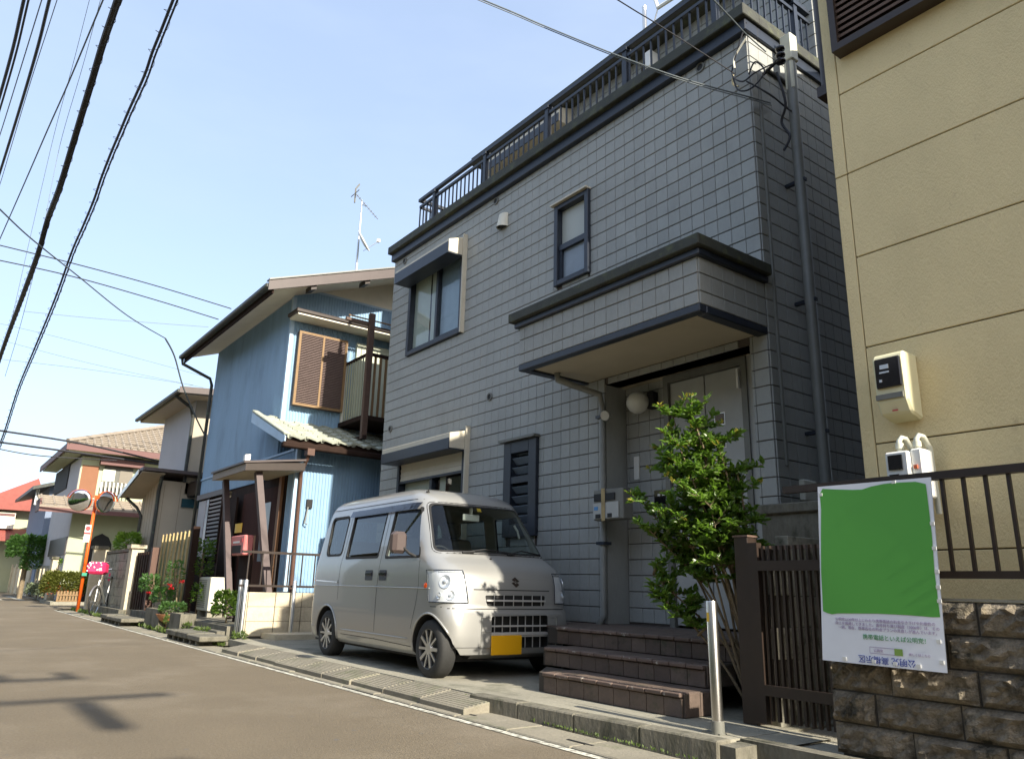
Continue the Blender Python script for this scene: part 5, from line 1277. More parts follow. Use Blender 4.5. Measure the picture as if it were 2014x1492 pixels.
# ------------------------------------------------------------------ greige house beyond the blue one
h3 = thing('sided_house', (-22,6,.1), 'greige two storey house with dark gutters beyond the blue house', 'house')
B(-24.2,-20.85,5.1,9.5,3.0,5.62).build('upper_wall', greige, h3); B(-24.2,-20.86,5.085,5.098,3.3,5.6).build('street_siding_shade', lilac, h3)  # street face sheet: its shade is put into the lilac-grey colour
MB().prism([(-25.0,4.5,5.50),(-20.1,4.5,5.50),(-20.1,10,5.95),(-25.0,10,5.95)], (0,0,.09)).build('roof', gutter_d, h3)
MB().prism([(-24.95,4.55,5.44),(-20.15,4.55,5.44),(-20.15,10,5.89),(-24.95,10,5.89)], (0,0,.055)).build('soffit', greige, h3)
B(-25.0,-20.1,4.40,4.50,5.46,5.56).build('gutter', gutter_d, h3, bevel=.02); MB().prism([(-20.09,4.45,5.46),(-20.09,10,5.9),(-20.09,10,6.1),(-20.09,4.45,5.62)], (.03,0,0)).build('barge_board', roof_br, h3)
MB().tube([(-20.5,4.48,5.45),(-20.75,4.95,5.25),(-20.80,5.04,5.0),(-20.80,5.04,3.3)], .045, 8).build('downpipe', gutter_d, h3)
B(-22.7,-20.85,4.5,9.5,.1,3.3).build('lower_wall', greige, h3)
for k in range(6): B(-20.849,-20.846,4.6+k*.4,4.605+k*.4,.1,3.2).box(-22.7+k*.3,-22.695+k*.3,4.496,4.499,.1,3.2).build('siding_joint', beige_j, h3)
MB().prism([(-22.9,3.95,2.98),(-20.75,3.95,3.46),(-20.4,3.95,3.46),(-20.4,3.95,3.54),(-20.75,3.95,3.54),(-22.9,3.95,3.05)], (0,4,0)).build('lean_to_roof', roof_br, h3)
MB().prism([(-22.88,3.93,3.02),(-20.75,3.93,3.50),(-20.75,3.93,3.38),(-22.88,3.93,2.90)], (0,-.02,0)).build('verge_board', alu, h3)
MB().prism([(-22.85,3.96,2.96),(-20.5,3.96,3.42),(-20.5,4.5,3.42),(-22.85,4.5,2.96)], (0,0,.02)).build('soffit', greige, h3)
MB().box(-20.84,-20.0,5.15,6.9,2.92,3.30).build('window_awning', brown, h3, bevel=.03); B(-20.84,-20.80,5.05,6.9,2.66,2.88).build('window', mat('teal_glass', (.02,.06,.07), .2), h3)
MB().tube([(-20.6,4.45,3.36),(-20.78,4.46,3.0),(-20.80,4.47,2.7),(-20.80,4.47,.3)], .045, 8).build('downpipe', gutter_d, h3)
MB().tube([(-22.7,4.1,2.95),(-22.5,4.35,2.7),(-22.4,4.45,2.5),(-22.4,4.45,.3)], .04, 8).build('downpipe', gutter_d, h3)
# garden wall with pillars and wooden gate
gwl = thing('garden_block_wall', (-20.6,3.8,.1), 'grey block garden wall with cream pillar beside the bicycle', 'wall')
B(-22.2,-19.3,3.78,3.88,.0,1.46).build('core', mortar, gwl)
for j in range(7):
    for k in range(7):
        xx = -22.2+.2+k*.4+(.2 if j%2 else 0)
        if xx < -19.35: B(xx-.195,xx+.195,3.76,3.781,.07+j*.197,.26+j*.197).build('block', block_g, gwl) if (j*7+k) else None
B(-22.25,-19.3,3.74,3.90,1.46,1.52).build('cap', concrete_d, gwl)
B(-19.3,-18.95,3.70,3.95,.0,1.52).build('pillar', block_c, gwl); B(-19.34,-18.9,3.66,3.99,1.52,1.60).build('pillar_cap', block_c, gwl)
B(-22.35,-22.2,3.72,3.92,.0,1.55).build('end_post', block_c, gwl); B(-22.3,-18.9,3.60,3.75,-.02,.20).build('plinth', concrete_d, gwl)
gp = thing('gate_pillar', (-24.6,4.0,.0), 'cream pillar with dark cap behind the bicycle', 'pillar')
B(-25.0,-24.75,3.85,4.15,.0,1.66).build('shaft', block_c, gp); B(-25.05,-24.7,3.8,4.2,1.66,1.74).build('cap', concrete_d, gp)
sgw = thing('side_wall', (-25,5,.0), 'dark block wall running back from the cream pillar', 'wall')
for j in range(6): B(-24.86,-24.6,4.2,9.0,.0+j*.2,.19+j*.2).build('course', block_g, sgw)
wg = thing('picket_gate', (-18.2,3.8,.1), 'dark brown wooden garden gate beside the board fence', 'gate')
for k in range(6): B(-18.85+k*.22,-18.72+k*.22,3.80,3.83,.22,1.42).build('picket', wood_d, wg)
B(-18.9,-17.5,3.835,3.86,.4,.5).box(-18.9,-17.5,3.835,3.86,1.2,1.3).build('rail', wood_d, wg); B(-17.5,-17.36,3.78,3.92,.0,1.5).build('gate_post', wood_r, wg)
tr = thing('garden_shrub', (-21.5,4.2,1.6), 'dark green bush rising behind the grey block garden wall', 'shrub')
q = MB(); clump(q, (-22.0,4.15,1.75), (.75,.25,.35), 900, .10); q.build('foliage', leafm, tr, recalc=False); MB().tube([(-22.0,4.15,.1),(-22.0,4.15,1.8)], .04, 6).build('trunk', bark, tr)
# traffic mirror
mr_ = thing('traffic_mirror', (-22.9,3.40,0), 'orange pole with two round convex traffic mirrors beside the junction', 'traffic mirror')
pb_ = at(158,1172,x=-22.9); pt = at(189,975,x=-22.9); pt.y = pb_.y = (pb_.y+pt.y)/2; MB().tube([(-22.9,pt.y,0),(-22.9,pt.y,pt.z+.02)], .043, 12).build('pole', orange_p, mr_, smooth=True)
for (u, v, n_) in ((157,983,V((.93,-.36,-.12))),(208,987,V((.86,.45,-.1)))):
    c = at(u, v, x=-22.75); n_.normalize()
    m1 = MB().lathe(c-n_*.03, n_, [(-.05,.27),(.0,.292),(.01,.292)], 28).build('mirror_rim', orange_p, mr_, smooth=True, angle=40)
    MB().lathe(c-n_*.0, n_, [(.0,.282),(.012,.26),(.026,.20),(.036,.11),(.04,.01)], 28).build('mirror_face', mirror_m, m1, smooth=True)
    q = MB(); sx, sy = basis(n_); up_ = V((0,0,1))
    ring_ = [c+n_*(.03)+(V((0,0,1))*math.sin(a)+n_.cross(V((0,0,1))).normalized()*math.cos(a))*.295 for a in [math.radians(d) for d in range(10, 171, 8)]]
    ring2 = [p+n_*.07 for p in ring_]
    for k in range(len(ring_)-1): q.poly([ring_[k], ring_[k+1], ring2[k+1], ring2[k]])
    q.build('visor', orange_p, m1)
    MB().tube([c-n_*.06, (-22.9, pt.y, c.z+.05)], .02, 6).build('bracket', alu, mr_)
a, b = at(163,1065,x=-22.82), at(180,1032,x=-22.82)
sg2 = B(-22.83,-22.82,a.y,b.y,a.z,b.z).build('sign_plate', whitem, mr_)
cc = (a+b)/2; MB().lathe((-22.815,cc.y,cc.z+.13), (1,0,0), [(0,.06),(.004,.06)], 14).box(-22.818,-22.812,cc.y-.07,cc.y+.07,cc.z-.02,cc.z+.03).build('red_print', red_m, sg2)
B(-22.83,-22.76,pt.y-.056,pt.y+.056,.9,.98).build('green_band', mat('green_tape', (.02,.25,.15), .5), mr_)
# bicycle with pink covers, front wheel towards the camera
bk = thing('bicycle', (-20.6,3.3,0), 'city bicycle with pink polka-dot basket covers leaning by the block wall', 'bicycle')
bx, by = -20.45, 3.36; FD = V((.86,-.50,0)).normalized()
fw = V((bx,by,.33)); rw = fw-FD*1.08
for nm, c in (('front_wheel', fw), ('rear_wheel', rw)):
    ax_ = FD.cross(V((0,0,1)))
    pts = [c+(FD*math.cos(a)+V((0,0,1))*math.sin(a))*.315 for a in [2*math.pi*k/28 for k in range(29)]]
    t_ = MB().tube(pts, .019, 6, cap=False).build(nm, blackm, bk)
    q = MB(); pts = [c+(FD*math.cos(a)+V((0,0,1))*math.sin(a))*.295 for a in [2*math.pi*k/28 for k in range(29)]]; q.tube(pts, .012, 6, cap=False)
    for k in range(14): a = 2*math.pi*k/14; q.tube([c, c+(FD*math.cos(a)+V((0,0,1))*math.sin(a))*.29], .0035, 4)
    q.build('rim_and_spokes', chrome, t_)
q = MB(); hd = fw-FD*.14+V((0,0,.62)); sd_ = rw+FD*.30+V((0,0,.48)); bb_ = rw+FD*.46+V((0,0,-.06))
q.tube([fw, fw-FD*.05+V((0,0,.33)), hd], .014, 6).tube([hd-V((0,0,.15)), bb_], .017, 6).tube([sd_, bb_], .014, 6).tube([rw, bb_], .010, 6).tube([rw, sd_-V((0,0,.1))], .010, 6)
q.tube([hd, hd+V((0,0,.08))], .013, 6)
q.build('frame', alu, bk); MB().tube([hd+V((0,-.26,.08))-FD*.2, hd+V((0,-.2,.12)), hd+V((0,0,.08)), hd+V((0,.2,.12)), hd+V((0,.26,.08))-FD*.2], .012, 6).build('handlebar', chrome, bk)
MB().obox(sd_+V((0,0,.06)), FD*.13, (0,.08,0), (0,0,.03)).build('saddle', blackm, bk, bevel=.015)
pts = [fw+(FD*math.cos(a)+V((0,0,1))*math.sin(a))*.35 for a in [math.radians(d) for d in range(20, 170, 15)]]; MB().tube(pts, .022, 6).build('mudguard', alu, bk)
fb = MB().prism([hd+FD*.06+V((0,-.17,-.02)), hd+FD*.06+V((0,.17,-.02)), hd+FD*.40+V((0,.20,.0)), hd+FD*.40+V((0,-.20,.0))], (0,0,.27)).build('front_basket_cover', pink, bk, bevel=.05)
q = MB()
for _ in range(34):
    f_ = random.choice(('r','t')); 
    p = hd+FD*.402+V((0, random.uniform(-.17,.17), random.uniform(.02,.25))) if f_ == 'r' else hd+FD*random.uniform(.1,.37)+V((0, random.uniform(-.16,.16), .272)); q.lathe(p, FD if f_=='r' else (0,0,1), [(0,.017),(.003,.017)], 8)
q.build('white_dots', whitem, fb)
MB().prism([rw+FD*.05+V((0,-.17,.42)), rw+FD*.05+V((0,.17,.42)), rw-FD*.33+V((0,.19,.45)), rw-FD*.33+V((0,-.19,.45))], (0,0,.26)).build('rear_basket_cover', pink, bk, bevel=.05)
# cream tiled-roof house
ch = thing('hip_roof_house', (-33,6,.1), 'cream stucco house with taupe hipped tile roof and terracotta wall panel', 'house')
CX = -30
cy0 = at(145,1000,x=CX).y; CL = at(104,1000,y=cy0).x
B(CL,CX,cy0,10.5,.1,4.95).build('wall', creamw, ch); B(CL,CX-.05,cy0-.012,cy0-.002,.1,4.9).build('street_render_shade', lilac, ch)  # cream walls; the lilac-grey sheet paints the shade of the street face
Ec = at(133,870,x=-29.3); ez = Ec.z; ey = Ec.y
q = MB(); rzt = ez+1.45; e0, e1, f0, f1 = -29.3, CL-1.0, ey, 11.2; rc = (f0+f1)/2
q.poly([(e0,f0,ez),(e0,f1,ez),(e0-2.6,rc+.2,rzt),(e0-2.6,rc-.2,rzt)]).poly([(e0,f0,ez),(e0-2.6,rc-.2,rzt),(e1+1.2,rc-.2,rzt),(e1,f0,ez)]).poly([(e0,f1,ez),(e1,f1,ez),(e1+1.2,rc+.2,rzt),(e0-2.6,rc+.2,rzt)]).poly([(e1,f0,ez),(e1+1.2,rc-.2,rzt),(e1+1.2,rc+.2,rzt),(e1,f1,ez)]).poly([(e0-2.6,rc-.2,rzt),(e0-2.6,rc+.2,rzt),(e1+1.2,rc+.2,rzt),(e1+1.2,rc-.2,rzt)])
q.build('roof', tile_r, ch)
q = MB()
for k in range(1, 15):   # tile courses on the facing slope, real ridges
    t = k/15; q.tube([(e0-2.6*t+.0,f0+(rc-.2-f0)*t,ez+1.45*t+.03),(e0-2.6*t,f1+(rc+.2-f1)*t,ez+1.45*t+.03)], .035, 5)
nn = 34
for k in range(nn):
    y_ = f0+(f1-f0)*(k+.5)/nn; t = min((y_-f0)/(rc-.2-f0), (f1-y_)/(f1-rc-.2), 1); q.tube([(e0,y_,ez+.04),(e0-2.6*t,y_,ez+1.45*t+.04)], .04, 5)
q.tube([(e0,f0,ez+.06),(e0-2.6,rc-.2,rzt+.08)], .10, 6).tube([(e0-2.6,rc-.2,rzt+.08),(e1+1.2,rc-.2,rzt+.08)], .12, 6)
o = q.build('roof_tiles', tile_r, ch); o['kind'] = 'stuff'
B(e1,e0,f0,f0+.05,ez-.22,ez-.01).box(e0-.05,e0,f0+.05,f1,ez-.22,ez-.01).build('fascia', mat('maroon_fascia', (.12,.05,.045), .6), ch); B(e1+.1,e0-.1,f0+.1,cy0,ez-.2,ez-.16).box(CX,e0-.1,cy0,f1,ez-.2,ez-.16).build('soffit', creamw, ch)
def rect_x(x_, u0, v0, u1, v1, d, name, m, parent):
    a, b = at(u0, v1, x=x_), at(u1, v0, x=x_); return B(x_-.01, x_+d, a.y, b.y, a.z, b.z).build(name, m, parent)
rect_x(CX, 152, 917, 196, 975, .02, 'terracotta_panel', orange_w, ch)
w = rect_x(CX, 197, 922, 262, 972, .05, 'window', mat('window_grey', (.10,.10,.085), .6), ch); rect_x(CX+.06, 200, 924, 228, 945, .01, 'pane', MAT['pale_window'], w); rect_x(CX+.06, 233, 928, 262, 950, .01, 'pane', mat('brownish_pane', (.16,.14,.11), .4), w); rect_x(CX, 195, 908, 282, 914, .3, 'window_hood', MAT['maroon_fascia'], ch)
q = MB(); a, b = at(197, 972, x=CX+.3), at(262, 955, x=CX+.3)
for k in range(9): y_ = a.y+(b.y-a.y)*k/8; q.box(CX+.29,CX+.31,y_-.02,y_+.02,a.z,a.z+.45)
q.build('window_rail', whitem, w)
a, b = at(132, 960, y=cy0), at(122, 925, y=cy0); B(b.x-1.2,a.x,cy0-.05,cy0-.01,a.z,b.z).build('window', dark_in, ch)
# pent roof and porch
pz = at(150,1003,x=-29.2).z; py = at(95,1000,x=-29.2).y
MB().prism([(CX,2.7,pz+.42),(CX,9.5,pz+.42),(-28.9,9.5,pz+.02),(-28.9,2.7,pz+.02)], (0,0,.06)).build('pent_roof', tile_r, ch)
q = MB()
for k in range(20): q.tube([(CX,2.8+k*.34,pz+.50),(-28.9,2.8+k*.34,pz+.10)], .04, 5)
for k in range(4): q.tube([(CX+.25*k+.1,2.7,pz+.46-.09*k),(CX+.25*k+.1,9.5,pz+.46-.09*k)], .03, 5)
o = q.build('pent_roof_tiles', tile_r, ch); o['kind'] = 'stuff'
B(-28.93,-28.88,2.7,9.5,pz-.12,pz+.02).box(CX,-28.93,2.7,2.75,pz-.1,pz+.3).build('pent_fascia', MAT['maroon_fascia'], ch)
a, b = at(168,1112,x=CX), at(222,1050,x=CX)
MB().prism([(CX+.02,a.y,.1),(CX+.02,a.y,b.z-.35),(CX+.02,a.y+.12,b.z-.12),(CX+.02,a.y+.35,b.z),(CX+.02,b.y-.35,b.z),(CX+.02,b.y-.12,b.z-.12),(CX+.02,b.y,b.z-.35),(CX+.02,b.y,.1)], (.02,0,0)).build('porch_opening', dark_in, ch)
for k in range(5): y_ = a.y+.15+k*.2; B(CX+.045,CX+.06,y_,y_+.1,.1,b.z-.45).build('door_board', wood_w, ch)
a, b = at(128,1090,y=cy0), at(112,1060,y=cy0); B(b.x-1.5,a.x,cy0-.04,cy0-.01,a.z,b.z).build('shutter', brown, ch)
cw2 = thing('corner_wall', (-30,4.2,0), 'block garden wall at the corner behind the azalea hedge', 'wall')
a = at(70,1172,z=0); 
B(-36.5,-31.2,3.75,3.95,0,1.25).build('street_side', block_g, cw2); B(-31.2,-31.0,3.95,8,0,1.25).build('return_side', block_c, cw2)
for k in range(5): B(-36.4+k*1.0,-36.1+k*1.0,3.70,3.748,.1,1.15).build('pilaster', block_c, cw2)
B(-31.6,-31.0,3.60,3.95,0,1.45).build('corner_pier', block_c, cw2); B(-31.65,-30.95,3.55,4.0,1.45,1.53).build('pier_cap', concrete_d, cw2)
hz = thing('azalea_hedge', (-29.5,4.6,0), 'rounded olive azalea hedge dotted with orange flowers at the corner', 'hedge')
q = MB(); ca_ = at(130,1140,x=-29.6); clump(q, (-29.8,ca_.y,.62), (.6,.68,.58), 7500, .10); q.build('foliage', leaf_az, hz, recalc=False)
q = MB()
for _ in range(70):
    a_ = random.uniform(-1.2,1.2); z_ = random.uniform(-.35,.35); p = V((-29.8+.58*math.cos(a_)*math.cos(z_*1.5), ca_.y+.62*math.sin(a_), .55+.5*math.sin(z_*1.2)-.12)); add_leaf(q, LEAF4, leafmat(p, rand_dir(), .10, 0))
q.build('flowers', flower_o, hz, recalc=False); MB().tube([(-29.8,ca_.y,0),(-29.8,ca_.y,.7)], .03, 5).build('trunk', bark, hz)
rs = thing('round_shrub', (-30.6,5.2,1), 'clipped bright green round shrub behind the azalea hedge', 'shrub')
c = at(148,1107,x=-30.3); q = MB(); clump(q, (-30.5,c.y,c.z), (.4,.45,.25), 1100, .07); q.build('foliage', mat('bright_leaf', (.12,.24,.03), .5, n=[(3,.3)], trans=(.3,.5,.05)), rs, recalc=False); MB().tube([(-30.5,c.y,.0),(-30.5,c.y,c.z)], .03, 5).build('trunk', bark, rs)
pf = thing('picket_fence', (-28.8,4,0), 'tiny tan wooden picket edging in front of the azalea hedge', 'fence')
a, b = at(114,1170,x=-28.9), at(156,1170,x=-28.9)
for k in range(8): y_ = a.y+(b.y-a.y)*k/7; B(-28.92,-28.89,y_-.03,y_+.03,0,.42).build('picket', wood_o, pf)
B(-28.89,-28.87,a.y,b.y,.1,.14).box(-28.89,-28.87,a.y,b.y,.28,.32).build('rail', wood_o, pf)
kb2 = struct('corner_kerb', MB().box(-31.3,-28.6,3.45,3.6,-.02,.1).box(-28.75,-28.6,3.6,7,-.02,.1), concrete)
# slate-blue narrow house, red-roofed house, tree and more behind
sh_ = thing('narrow_house', (-42,5,0), 'narrow slate-blue two storey house beyond the cream house', 'house')
X4 = -40; a, b = at(60,1110,x=X4), at(108,935,x=X4)
B(-47,X4,a.y+.2,a.y+8,.1,at(80,950,x=X4).z).build('wall', slate_w, sh_)
zt = at(80,950,x=X4).z; MB().prism([(-47.5,a.y-.5,zt-.2),(-47.5,a.y+4,zt+1.3),(-47.5,a.y+8.5,zt-.2),(-47.5,a.y+8.5,zt-.35),(-47.5,a.y+4,zt+1.15),(-47.5,a.y-.5,zt-.35)], (8.1,0,0)).build('roof', gutter_d, sh_)
B(X4-.02,X4+.08,a.y+1.35,a.y+1.50,.2,zt-.2).build('pale_downpipe', pipe_l, sh_); w = rect_x(X4, 66, 962, 78, 992, .12, 'window', whitem, sh_); rect_x(X4+.13, 71, 963, 75, 990, .01, 'pane', blackg, w)
rr = thing('red_roof_house', (-52,5,0), 'cream house with red roof and balcony at the far end of the street', 'house')
X5 = -50; a = at(0,1100,x=X5); b = at(42,1000,x=X5)
zt = at(20,1000,x=X5).z; y0r, y1r = at(-60,1060,x=X5).y, at(58,1060,x=X5).y
B(-58,X5,y0r,y1r,0,zt).build('wall', creamw, rr)
MB().prism([(-58.5,y0r-.6,zt-.1),(-58.5,(y0r+y1r)/2+1.2,zt+1.7),(-58.5,y1r+.6,zt-.1)], (9.2,0,0)).build('roof', redroof, rr)
rect_x(X5, -20, 1010, 30, 1038, .5, 'balcony', offwhite, rr); rect_x(X5+.5, -20, 1010, 30, 1012, .02, 'balcony_rail', MAT['maroon_fascia'], rr)
MB().prism([(X5,y0r-.5,at(0,1060,x=X5).z+.5),(X5+1.6,y0r-.5,at(0,1065,x=X5).z),(X5+1.6,y1r+.3,at(0,1065,x=X5).z),(X5,y1r+.3,at(0,1060,x=X5).z+.5)], (0,0,.1)).build('pent_roof', redroof, rr)
bw3 = thing('garden_wall', (-45,4,0), 'low cream garden wall at the left end of the street', 'wall')
B(-55,-41,3.95,4.15,0,1.3).build('panel', block_c, bw3)
for k in range(6): B(-54+k*2.2,-53.6+k*2.2,3.88,3.949,0,1.45).build('pier', block_c, bw3)
tt_ = thing('street_tree', (-36.5,4.3,0), 'bushy green tree rising over the garden wall left of the cream house', 'tree')
c = at(52,1078,x=-36); q = MB(); clump(q, (-36.3,c.y+.1,c.z), (.8,.72,.72), 2600, .15); clump(q, (-36.0,c.y+.4,c.z-.6), (.5,.5,.4), 700, .14); q.build('crown', leaf2, tt_, recalc=False); MB().tube([(-36.3,c.y+.1,0),(-36.3,c.y+.1,c.z)], .09, 7).build('trunk', bark, tt_)
lb_ = thing('low_bush', (-34,3.7,0), 'untidy grey-green plants at the foot of the far garden wall', 'plant')
q = MB(); 
for k in range(7): clump(q, (-36.5+k*.75,3.6,.35), (.4,.13,.32), 260, .09)
q.build('foliage', mat('greygreen_leaf', (.12,.15,.08), .6, n=[(3,.3)]), lb_, recalc=False); MB().tube([(-34,3.62,0),(-34,3.62,.4)], .02, 5).build('stem', bark, lb_)
# plain backdrop houses at the far end and behind (seen between roofs)
for i, (x0, x1, y0, y1, hh, m_, lab) in enumerate(((-78,-68,-1.5,5,5.2,creamw,'pale house closing the far end of the street'),)):
    o = thing('far_house', ((x0+x1)/2,(y0+y1)/2,0), lab, 'house'); B(x0,x1,y0,y1,0,hh).build('wall', m_, o); MB().prism([(x0-.5,y0-.5,hh),(x0-.5,(y0+y1)/2,hh+1.6),(x0-.5,y1+.5,hh)], (x1-x0+1,0,0)).build('roof', tile_r, o)
# ------------------------------------------------------------------ roof aerials
ar = thing('roof_aerial', (-13.4,6.5,6.9), 'thin television aerial with white satellite dish on the blue house roof', 'aerial')
XA = -13.6; b0, b1 = at(702,530,x=XA), at(710,402,x=XA); b0.y = b1.y = (b0.y+b1.y)/2
MB().tube([b0-V((0,0,.25)), b0.lerp(b1,.45), b1+V((0,0,.1))], [.03,.022,.015], 6).build('mast', alu, ar)
c = at(716,474,x=XA+.25); nd = V((.55,.62,.45)).normalized(); MB().lathe(c, nd, [(-.05,.02),(-.045,.12),(-.02,.21),(0,.235),(.006,.235),(-.012,.20),(-.035,.11),(-.04,.01)], 24).build('dish', whitem, ar, smooth=True, angle=60)
MB().tube([c-V((0,0,.22)), c+nd*.33-V((0,0,.18))], .008, 5).obox(c+nd*.34-V((0,0,.16)), (.03,0,0), (0,.03,0), (0,0,.03)).build('dish_arm', alu, ar)
p0, p1 = at(699,380,x=XA), at(743,431,x=XA+.4); q = MB().tube([p0, p1], .008, 5)
q.tube([b1, (p0+p1)/2], .008, 5)
for k in range(9): p = p0.lerp(p1, .1+k*.1); q.tube([p-V((.05,.0,0)), p+V((.05,0,0))], .004, 4)
q.tube([p0+V((0,0,-.22)), p0+V((0,0,.10)), p0+V((0,.08,.24))], .018, 5); q.tube([p0+V((-.2,0,0)), p0+V((.2,.0,0))], .010, 4)
q.build('yagi_element', framegrey, ar)
ar2 = thing('terrace_aerial', (-7.4,7.6,8.06), 'grey aerial pole with white arm on the top roof of the tiled house', 'aerial')
p = at(1268,40,y=7.4); MB().tube([(p.x,7.4,8.05),(p.x,7.4,9.6)], .035, 8).box(p.x-.06,p.x+.06,7.34,7.46,8.06,8.16).build('pole', alu, ar2); a, b = at(1294,16,y=7.4), at(1325,-4,y=7.4)
MB().tube([a, b], .03, 6).tube([a, at(1287,-6,y=7.4)], .025, 6).tube([(p.x,7.4,8.75), a], .012, 5).build('arm', whitem, ar2)
# ------------------------------------------------------------------ overhead cables
def spline(P, n=6):
    P = [V(p) for p in P]; out = []
    for i in range(len(P)-1):
        p0 = P[max(i-1,0)]; p1 = P[i]; p2 = P[i+1]; p3 = P[min(i+2,len(P)-1)]
        for t in [k/n for k in range(n)]: out.append(.5*((2*p1)+(p2-p0)*t+(2*p0-5*p1+4*p2-p3)*t*t+(3*p1-p0-3*p2+p3)*t**3))
    return out+[P[-1]]
def cable(uv, r, m, label, x=None, y=None, ys=None, z=None, xs=None, group=None, ext=True, helix=0, twin=0, name='overhead_cable'):
    P = []
    for i, (u, v) in enumerate(uv):
        yy = None if ys is None else ys[0]+(ys[1]-ys[0])*i/(len(uv)-1)
        if xs: P.append(at(u, v, x=xs[0]+(xs[1]-xs[0])*i/(len(uv)-1)))
        elif z: P.append(at(u, v, z=z))
        else: P.append(at(u, v, x=x, y=yy if ys else y))
    if ext:
        d = (P[0]-P[1]).normalized(); d2 = V((d.x, d.y, d.z*.6+.02)); P = [P[0]+d2*7, P[0]+d*3]+P
    S = spline(P); q = MB().tube(S, r, 6)
    if twin:
        q.tube([s_+V((0,twin,-.02)) for s_ in S], r*.7, 5)
    if helix:
        H = []; L_ = 0; 
        for a, b in zip(S, S[1:]):
            n = max(2, int((b-a).length/.05))
            for k in range(n):
                p = a.lerp(b, k/n); L_ += (b-a).length/n; an = L_/.36*2*math.pi
                d = (b-a).normalized(); sx, sy = basis(d); H.append(p+sx*math.cos(an)*helix+sy*math.sin(an)*helix-V((0,0,helix*.4)))
        q.tube(H, .0035, 4, cap=False)
    o = q.build(name, m, org=P[0]); tag(o, label, 'cable', group or 'overhead cables along the street'); return o
Zs = 2.983
def zz(*p): return [(a/Zs, b/Zs) for a, b in p]
cable(zz((684,0),(600,250),(535,470),(475,670),(424,840),(345,1100),(275,1290),(218,1490))+[(40,590),(12,665),(-12,735)], .028, cable_m, 'thickest black bundled cable crossing the sky at the left', y=.60, helix=.055, twin=.03)
cable(zz((1016,0),(945,180),(893,310),(853,430),(803,545),(753,655),(703,775),(650,900),(592,1050),(552,1170),(490,1320),(420,1480))+[(108,588),(66,690),(35,765),(8,850),(-8,890)], .018, cable_m, 'second black cable from the right wrapped by looped wire', y=1.2, helix=.06, twin=.04)
cable(zz((140,0),(77,280),(0,560),(-60,760)), .022, cable_m, 'double dark cable in the top left corner', z=8.2, twin=.05)
cable(zz((290,0),(218,290),(112,650),(0,1010),(-60,1190)), .020, cable_m, 'dark cable second from the left edge', z=7.8)
cable(zz((245,0),(100,470),(0,790),(-60,960)), .008, cable_g, 'thin line between the two dark cables at top left', z=8.6)
cable(zz((335,0),(180,480),(60,880),(0,1080),(-50,1220)), .006, cable_g, 'faint thin line right of the dark cables at top left', z=8.6)
cable(zz((605,0),(400,490),(280,760),(150,1060),(0,1400),(-60,1530)), .009, cable_g, 'thin line slanting across the others at top left', z=7.0)
cable(zz((525,0),(430,370),(330,740),(240,1120),(155,1490))+[(20,640),(0,710)], .005, cable_g, 'left of the pair of hair-thin wires beside the thick bundle', y=.7)
cable(zz((590,0),(485,390),(365,800),(300,1100),(225,1490))+[(40,640),(10,740)], .005, cable_g, 'right of the pair of hair-thin wires beside the thick bundle', y=.85)
cable([(-20,395),(0,412),(60,468),(150,540),(250,620),(325,665)], .010, cable_g, 'pale drop wire swinging from the left edge down to the blue house', xs=(-9,-15.8), ext=False, group='drop wires')
cable([(325,665),(343,700),(360,760),(385,820),(404,858)], .018, cable_g, 'thick end of the drop wire hanging onto the blue house corner', xs=(-15.85,-17.5), ext=False, group='drop wires')
for i, (pts, xx, lab) in enumerate((([(-10,480),(140,517),(300,560),(455,607)],-24,'upper of two parallel wires ending at the blue house eave'),([(-10,510),(140,543),(300,588),(430,628)],-24,'lower of two parallel wires ending at the blue house eave'),
    ([(45,612),(200,627),(410,643)],-30,'faint level wire touching the blue house roof tip'),([(0,636),(150,672),(420,745)],-34,'faint wire sloping down behind the blue house'),([(0,668),(180,715),(400,762)],-34,'faint wire just above the greige house roof'),
    ([(0,706),(180,727),(380,757)],-30,'faint wire ending on the greige house roof'),([(-10,845),(160,872),(323,909)],-26,'dark cable crossing in front of the cream house roof'),([(-10,868),(160,891),(312,913)],-25.6,'thick dark cable just below the one on the cream house roof'),([(-10,881),(80,896),(230,905)],-27,'lowest dark wire in front of the cream house eaves'))):
    cable(pts, .03 if i in (6,7) else (.016 if i in (0,1,8) else .008), cable_m if i in (0,1,6,7,8) else cable_g, lab, x=xx, ext=False, group='wires crossing the street')
cable([(930,-8),(1010,25),(1070,51),(1193,101),(1307,143),(1391,169),(1470,190),(1515,203)], .007, cable_g, 'twisted green-grey cable running to the top corner of the tiled house', ys=(3.2,5.72), group='service cables to the tiled house', twin=.014)
cable([(1205,-6),(1250,22),(1290,46),(1361,91),(1446,146)], .006, cable_m, 'thin black cable ending in loops at the tiled house corner', ys=(3.9,5.40), group='service cables to the tiled house')
cable([(1396,-8),(1440,38),(1468,68),(1506,102)], .007, cable_g, 'short service cable above the white sleeve at the house corner', ys=(4.4,5.6), group='service cables to the tiled house')
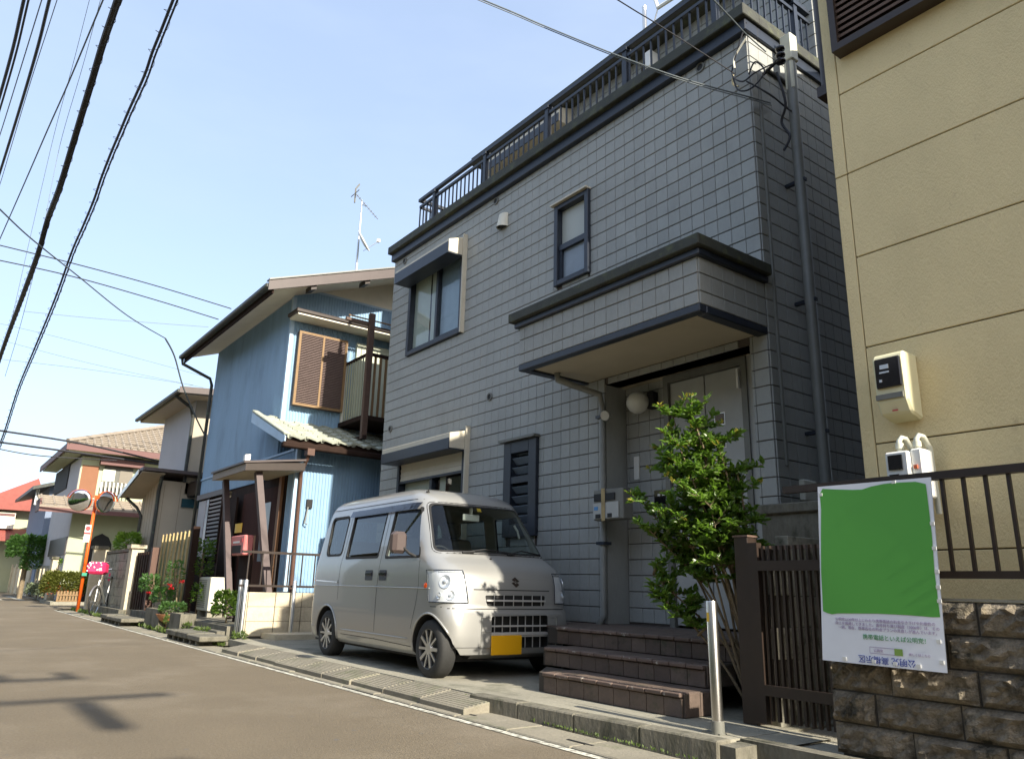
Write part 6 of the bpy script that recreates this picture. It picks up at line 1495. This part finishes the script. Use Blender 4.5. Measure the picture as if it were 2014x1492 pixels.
# ------------------------------------------------------------------ what stands outside the frame: pole with arms, far side of the street with houses added to cut skylight
up = thing('utility_pole', (7.4,-.8,0), 'grey concrete utility pole with crossarms and transformer outside the right of the photo', 'utility pole')
MB().tube([(7.4,-.8,0),(7.4,-.8,10.6)], [.16,.10], 14).build('pole', concrete, up)
q = MB()
for (z, y0, y1) in ((9.6,-1.8,1.5),(8.75,-1.5,1.9),(7.2,-1.0,1.4)): q.box(7.36,7.44,y0,y1,z,z+.08)
q.build('crossarm', alu, up)
MB().tube([(7.4,1.25,7.95),(7.4,1.25,8.65)], .10, 12).tube([(7.4,.55,7.95),(7.4,.55,8.55)], .08, 12).build('transformer', framegrey, up)
q = MB()
for y_ in (-1.7,-1.0,.2,.9,1.4): q.tube([(7.4,y_,9.7),(7.4,y_,9.95)], .06, 8)
q.build('insulator', whitem, up)
oh = thing('opposite_hedge', (-4,-2.9,0), 'tall green hedge along the opposite side of the street', 'hedge')
q = MB()
for k in range(26): clump(q, (-22+k*1.15,-3.3,1.0), (.85,.5,1.1), 260, .22)
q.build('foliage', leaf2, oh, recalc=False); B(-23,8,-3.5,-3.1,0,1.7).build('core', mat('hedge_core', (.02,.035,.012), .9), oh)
ohs = thing('unseen_opposite_house', (-10,-9,0), 'unseen plain brown-grey house added behind the hedge across the street', 'house')
B(-13,3,-14,-8.0,0,5.8).build('wall', greige, ohs); MB().prism([(-13.6,-15,5.8),(-13.6,-11,7.3),(-13.6,-7.4,5.8)], (17.2,0,0)).build('roof', tile_r, ohs)
ohs2 = thing('unseen_opposite_house', (-24,-9,0), 'second unseen house added farther along the opposite side to block skylight', 'house')
B(-34,-16,-12,-6.4,0,5.8).build('wall', creamw, ohs2); MB().prism([(-34.6,-13,5.8),(-34.6,-9,7.4),(-34.6,-5.8,5.8)], (18.6,0,0)).build('roof', tile_r, ohs2)  # row of houses added to keep low skylight off the fronts opposite
struct('far_kerb', MB().box(-60,14,-1.9,-1.7,-.02,.12), concrete)

ohs3 = thing('unseen_opposite_house', (10,-9,0), 'third unseen house added across the street to block skylight, beyond the right of the photo', 'house')
B(4.5,16,-12,-4.8,0,7.0).build('wall', greige, ohs3); MB().prism([(4,-13,7.0),(4,-8.5,8.8),(4,-4.3,7.0)], (12.5,0,0)).build('roof', tile_r, ohs3)  # added blocker, darkens the entrance recess and the gap between houses
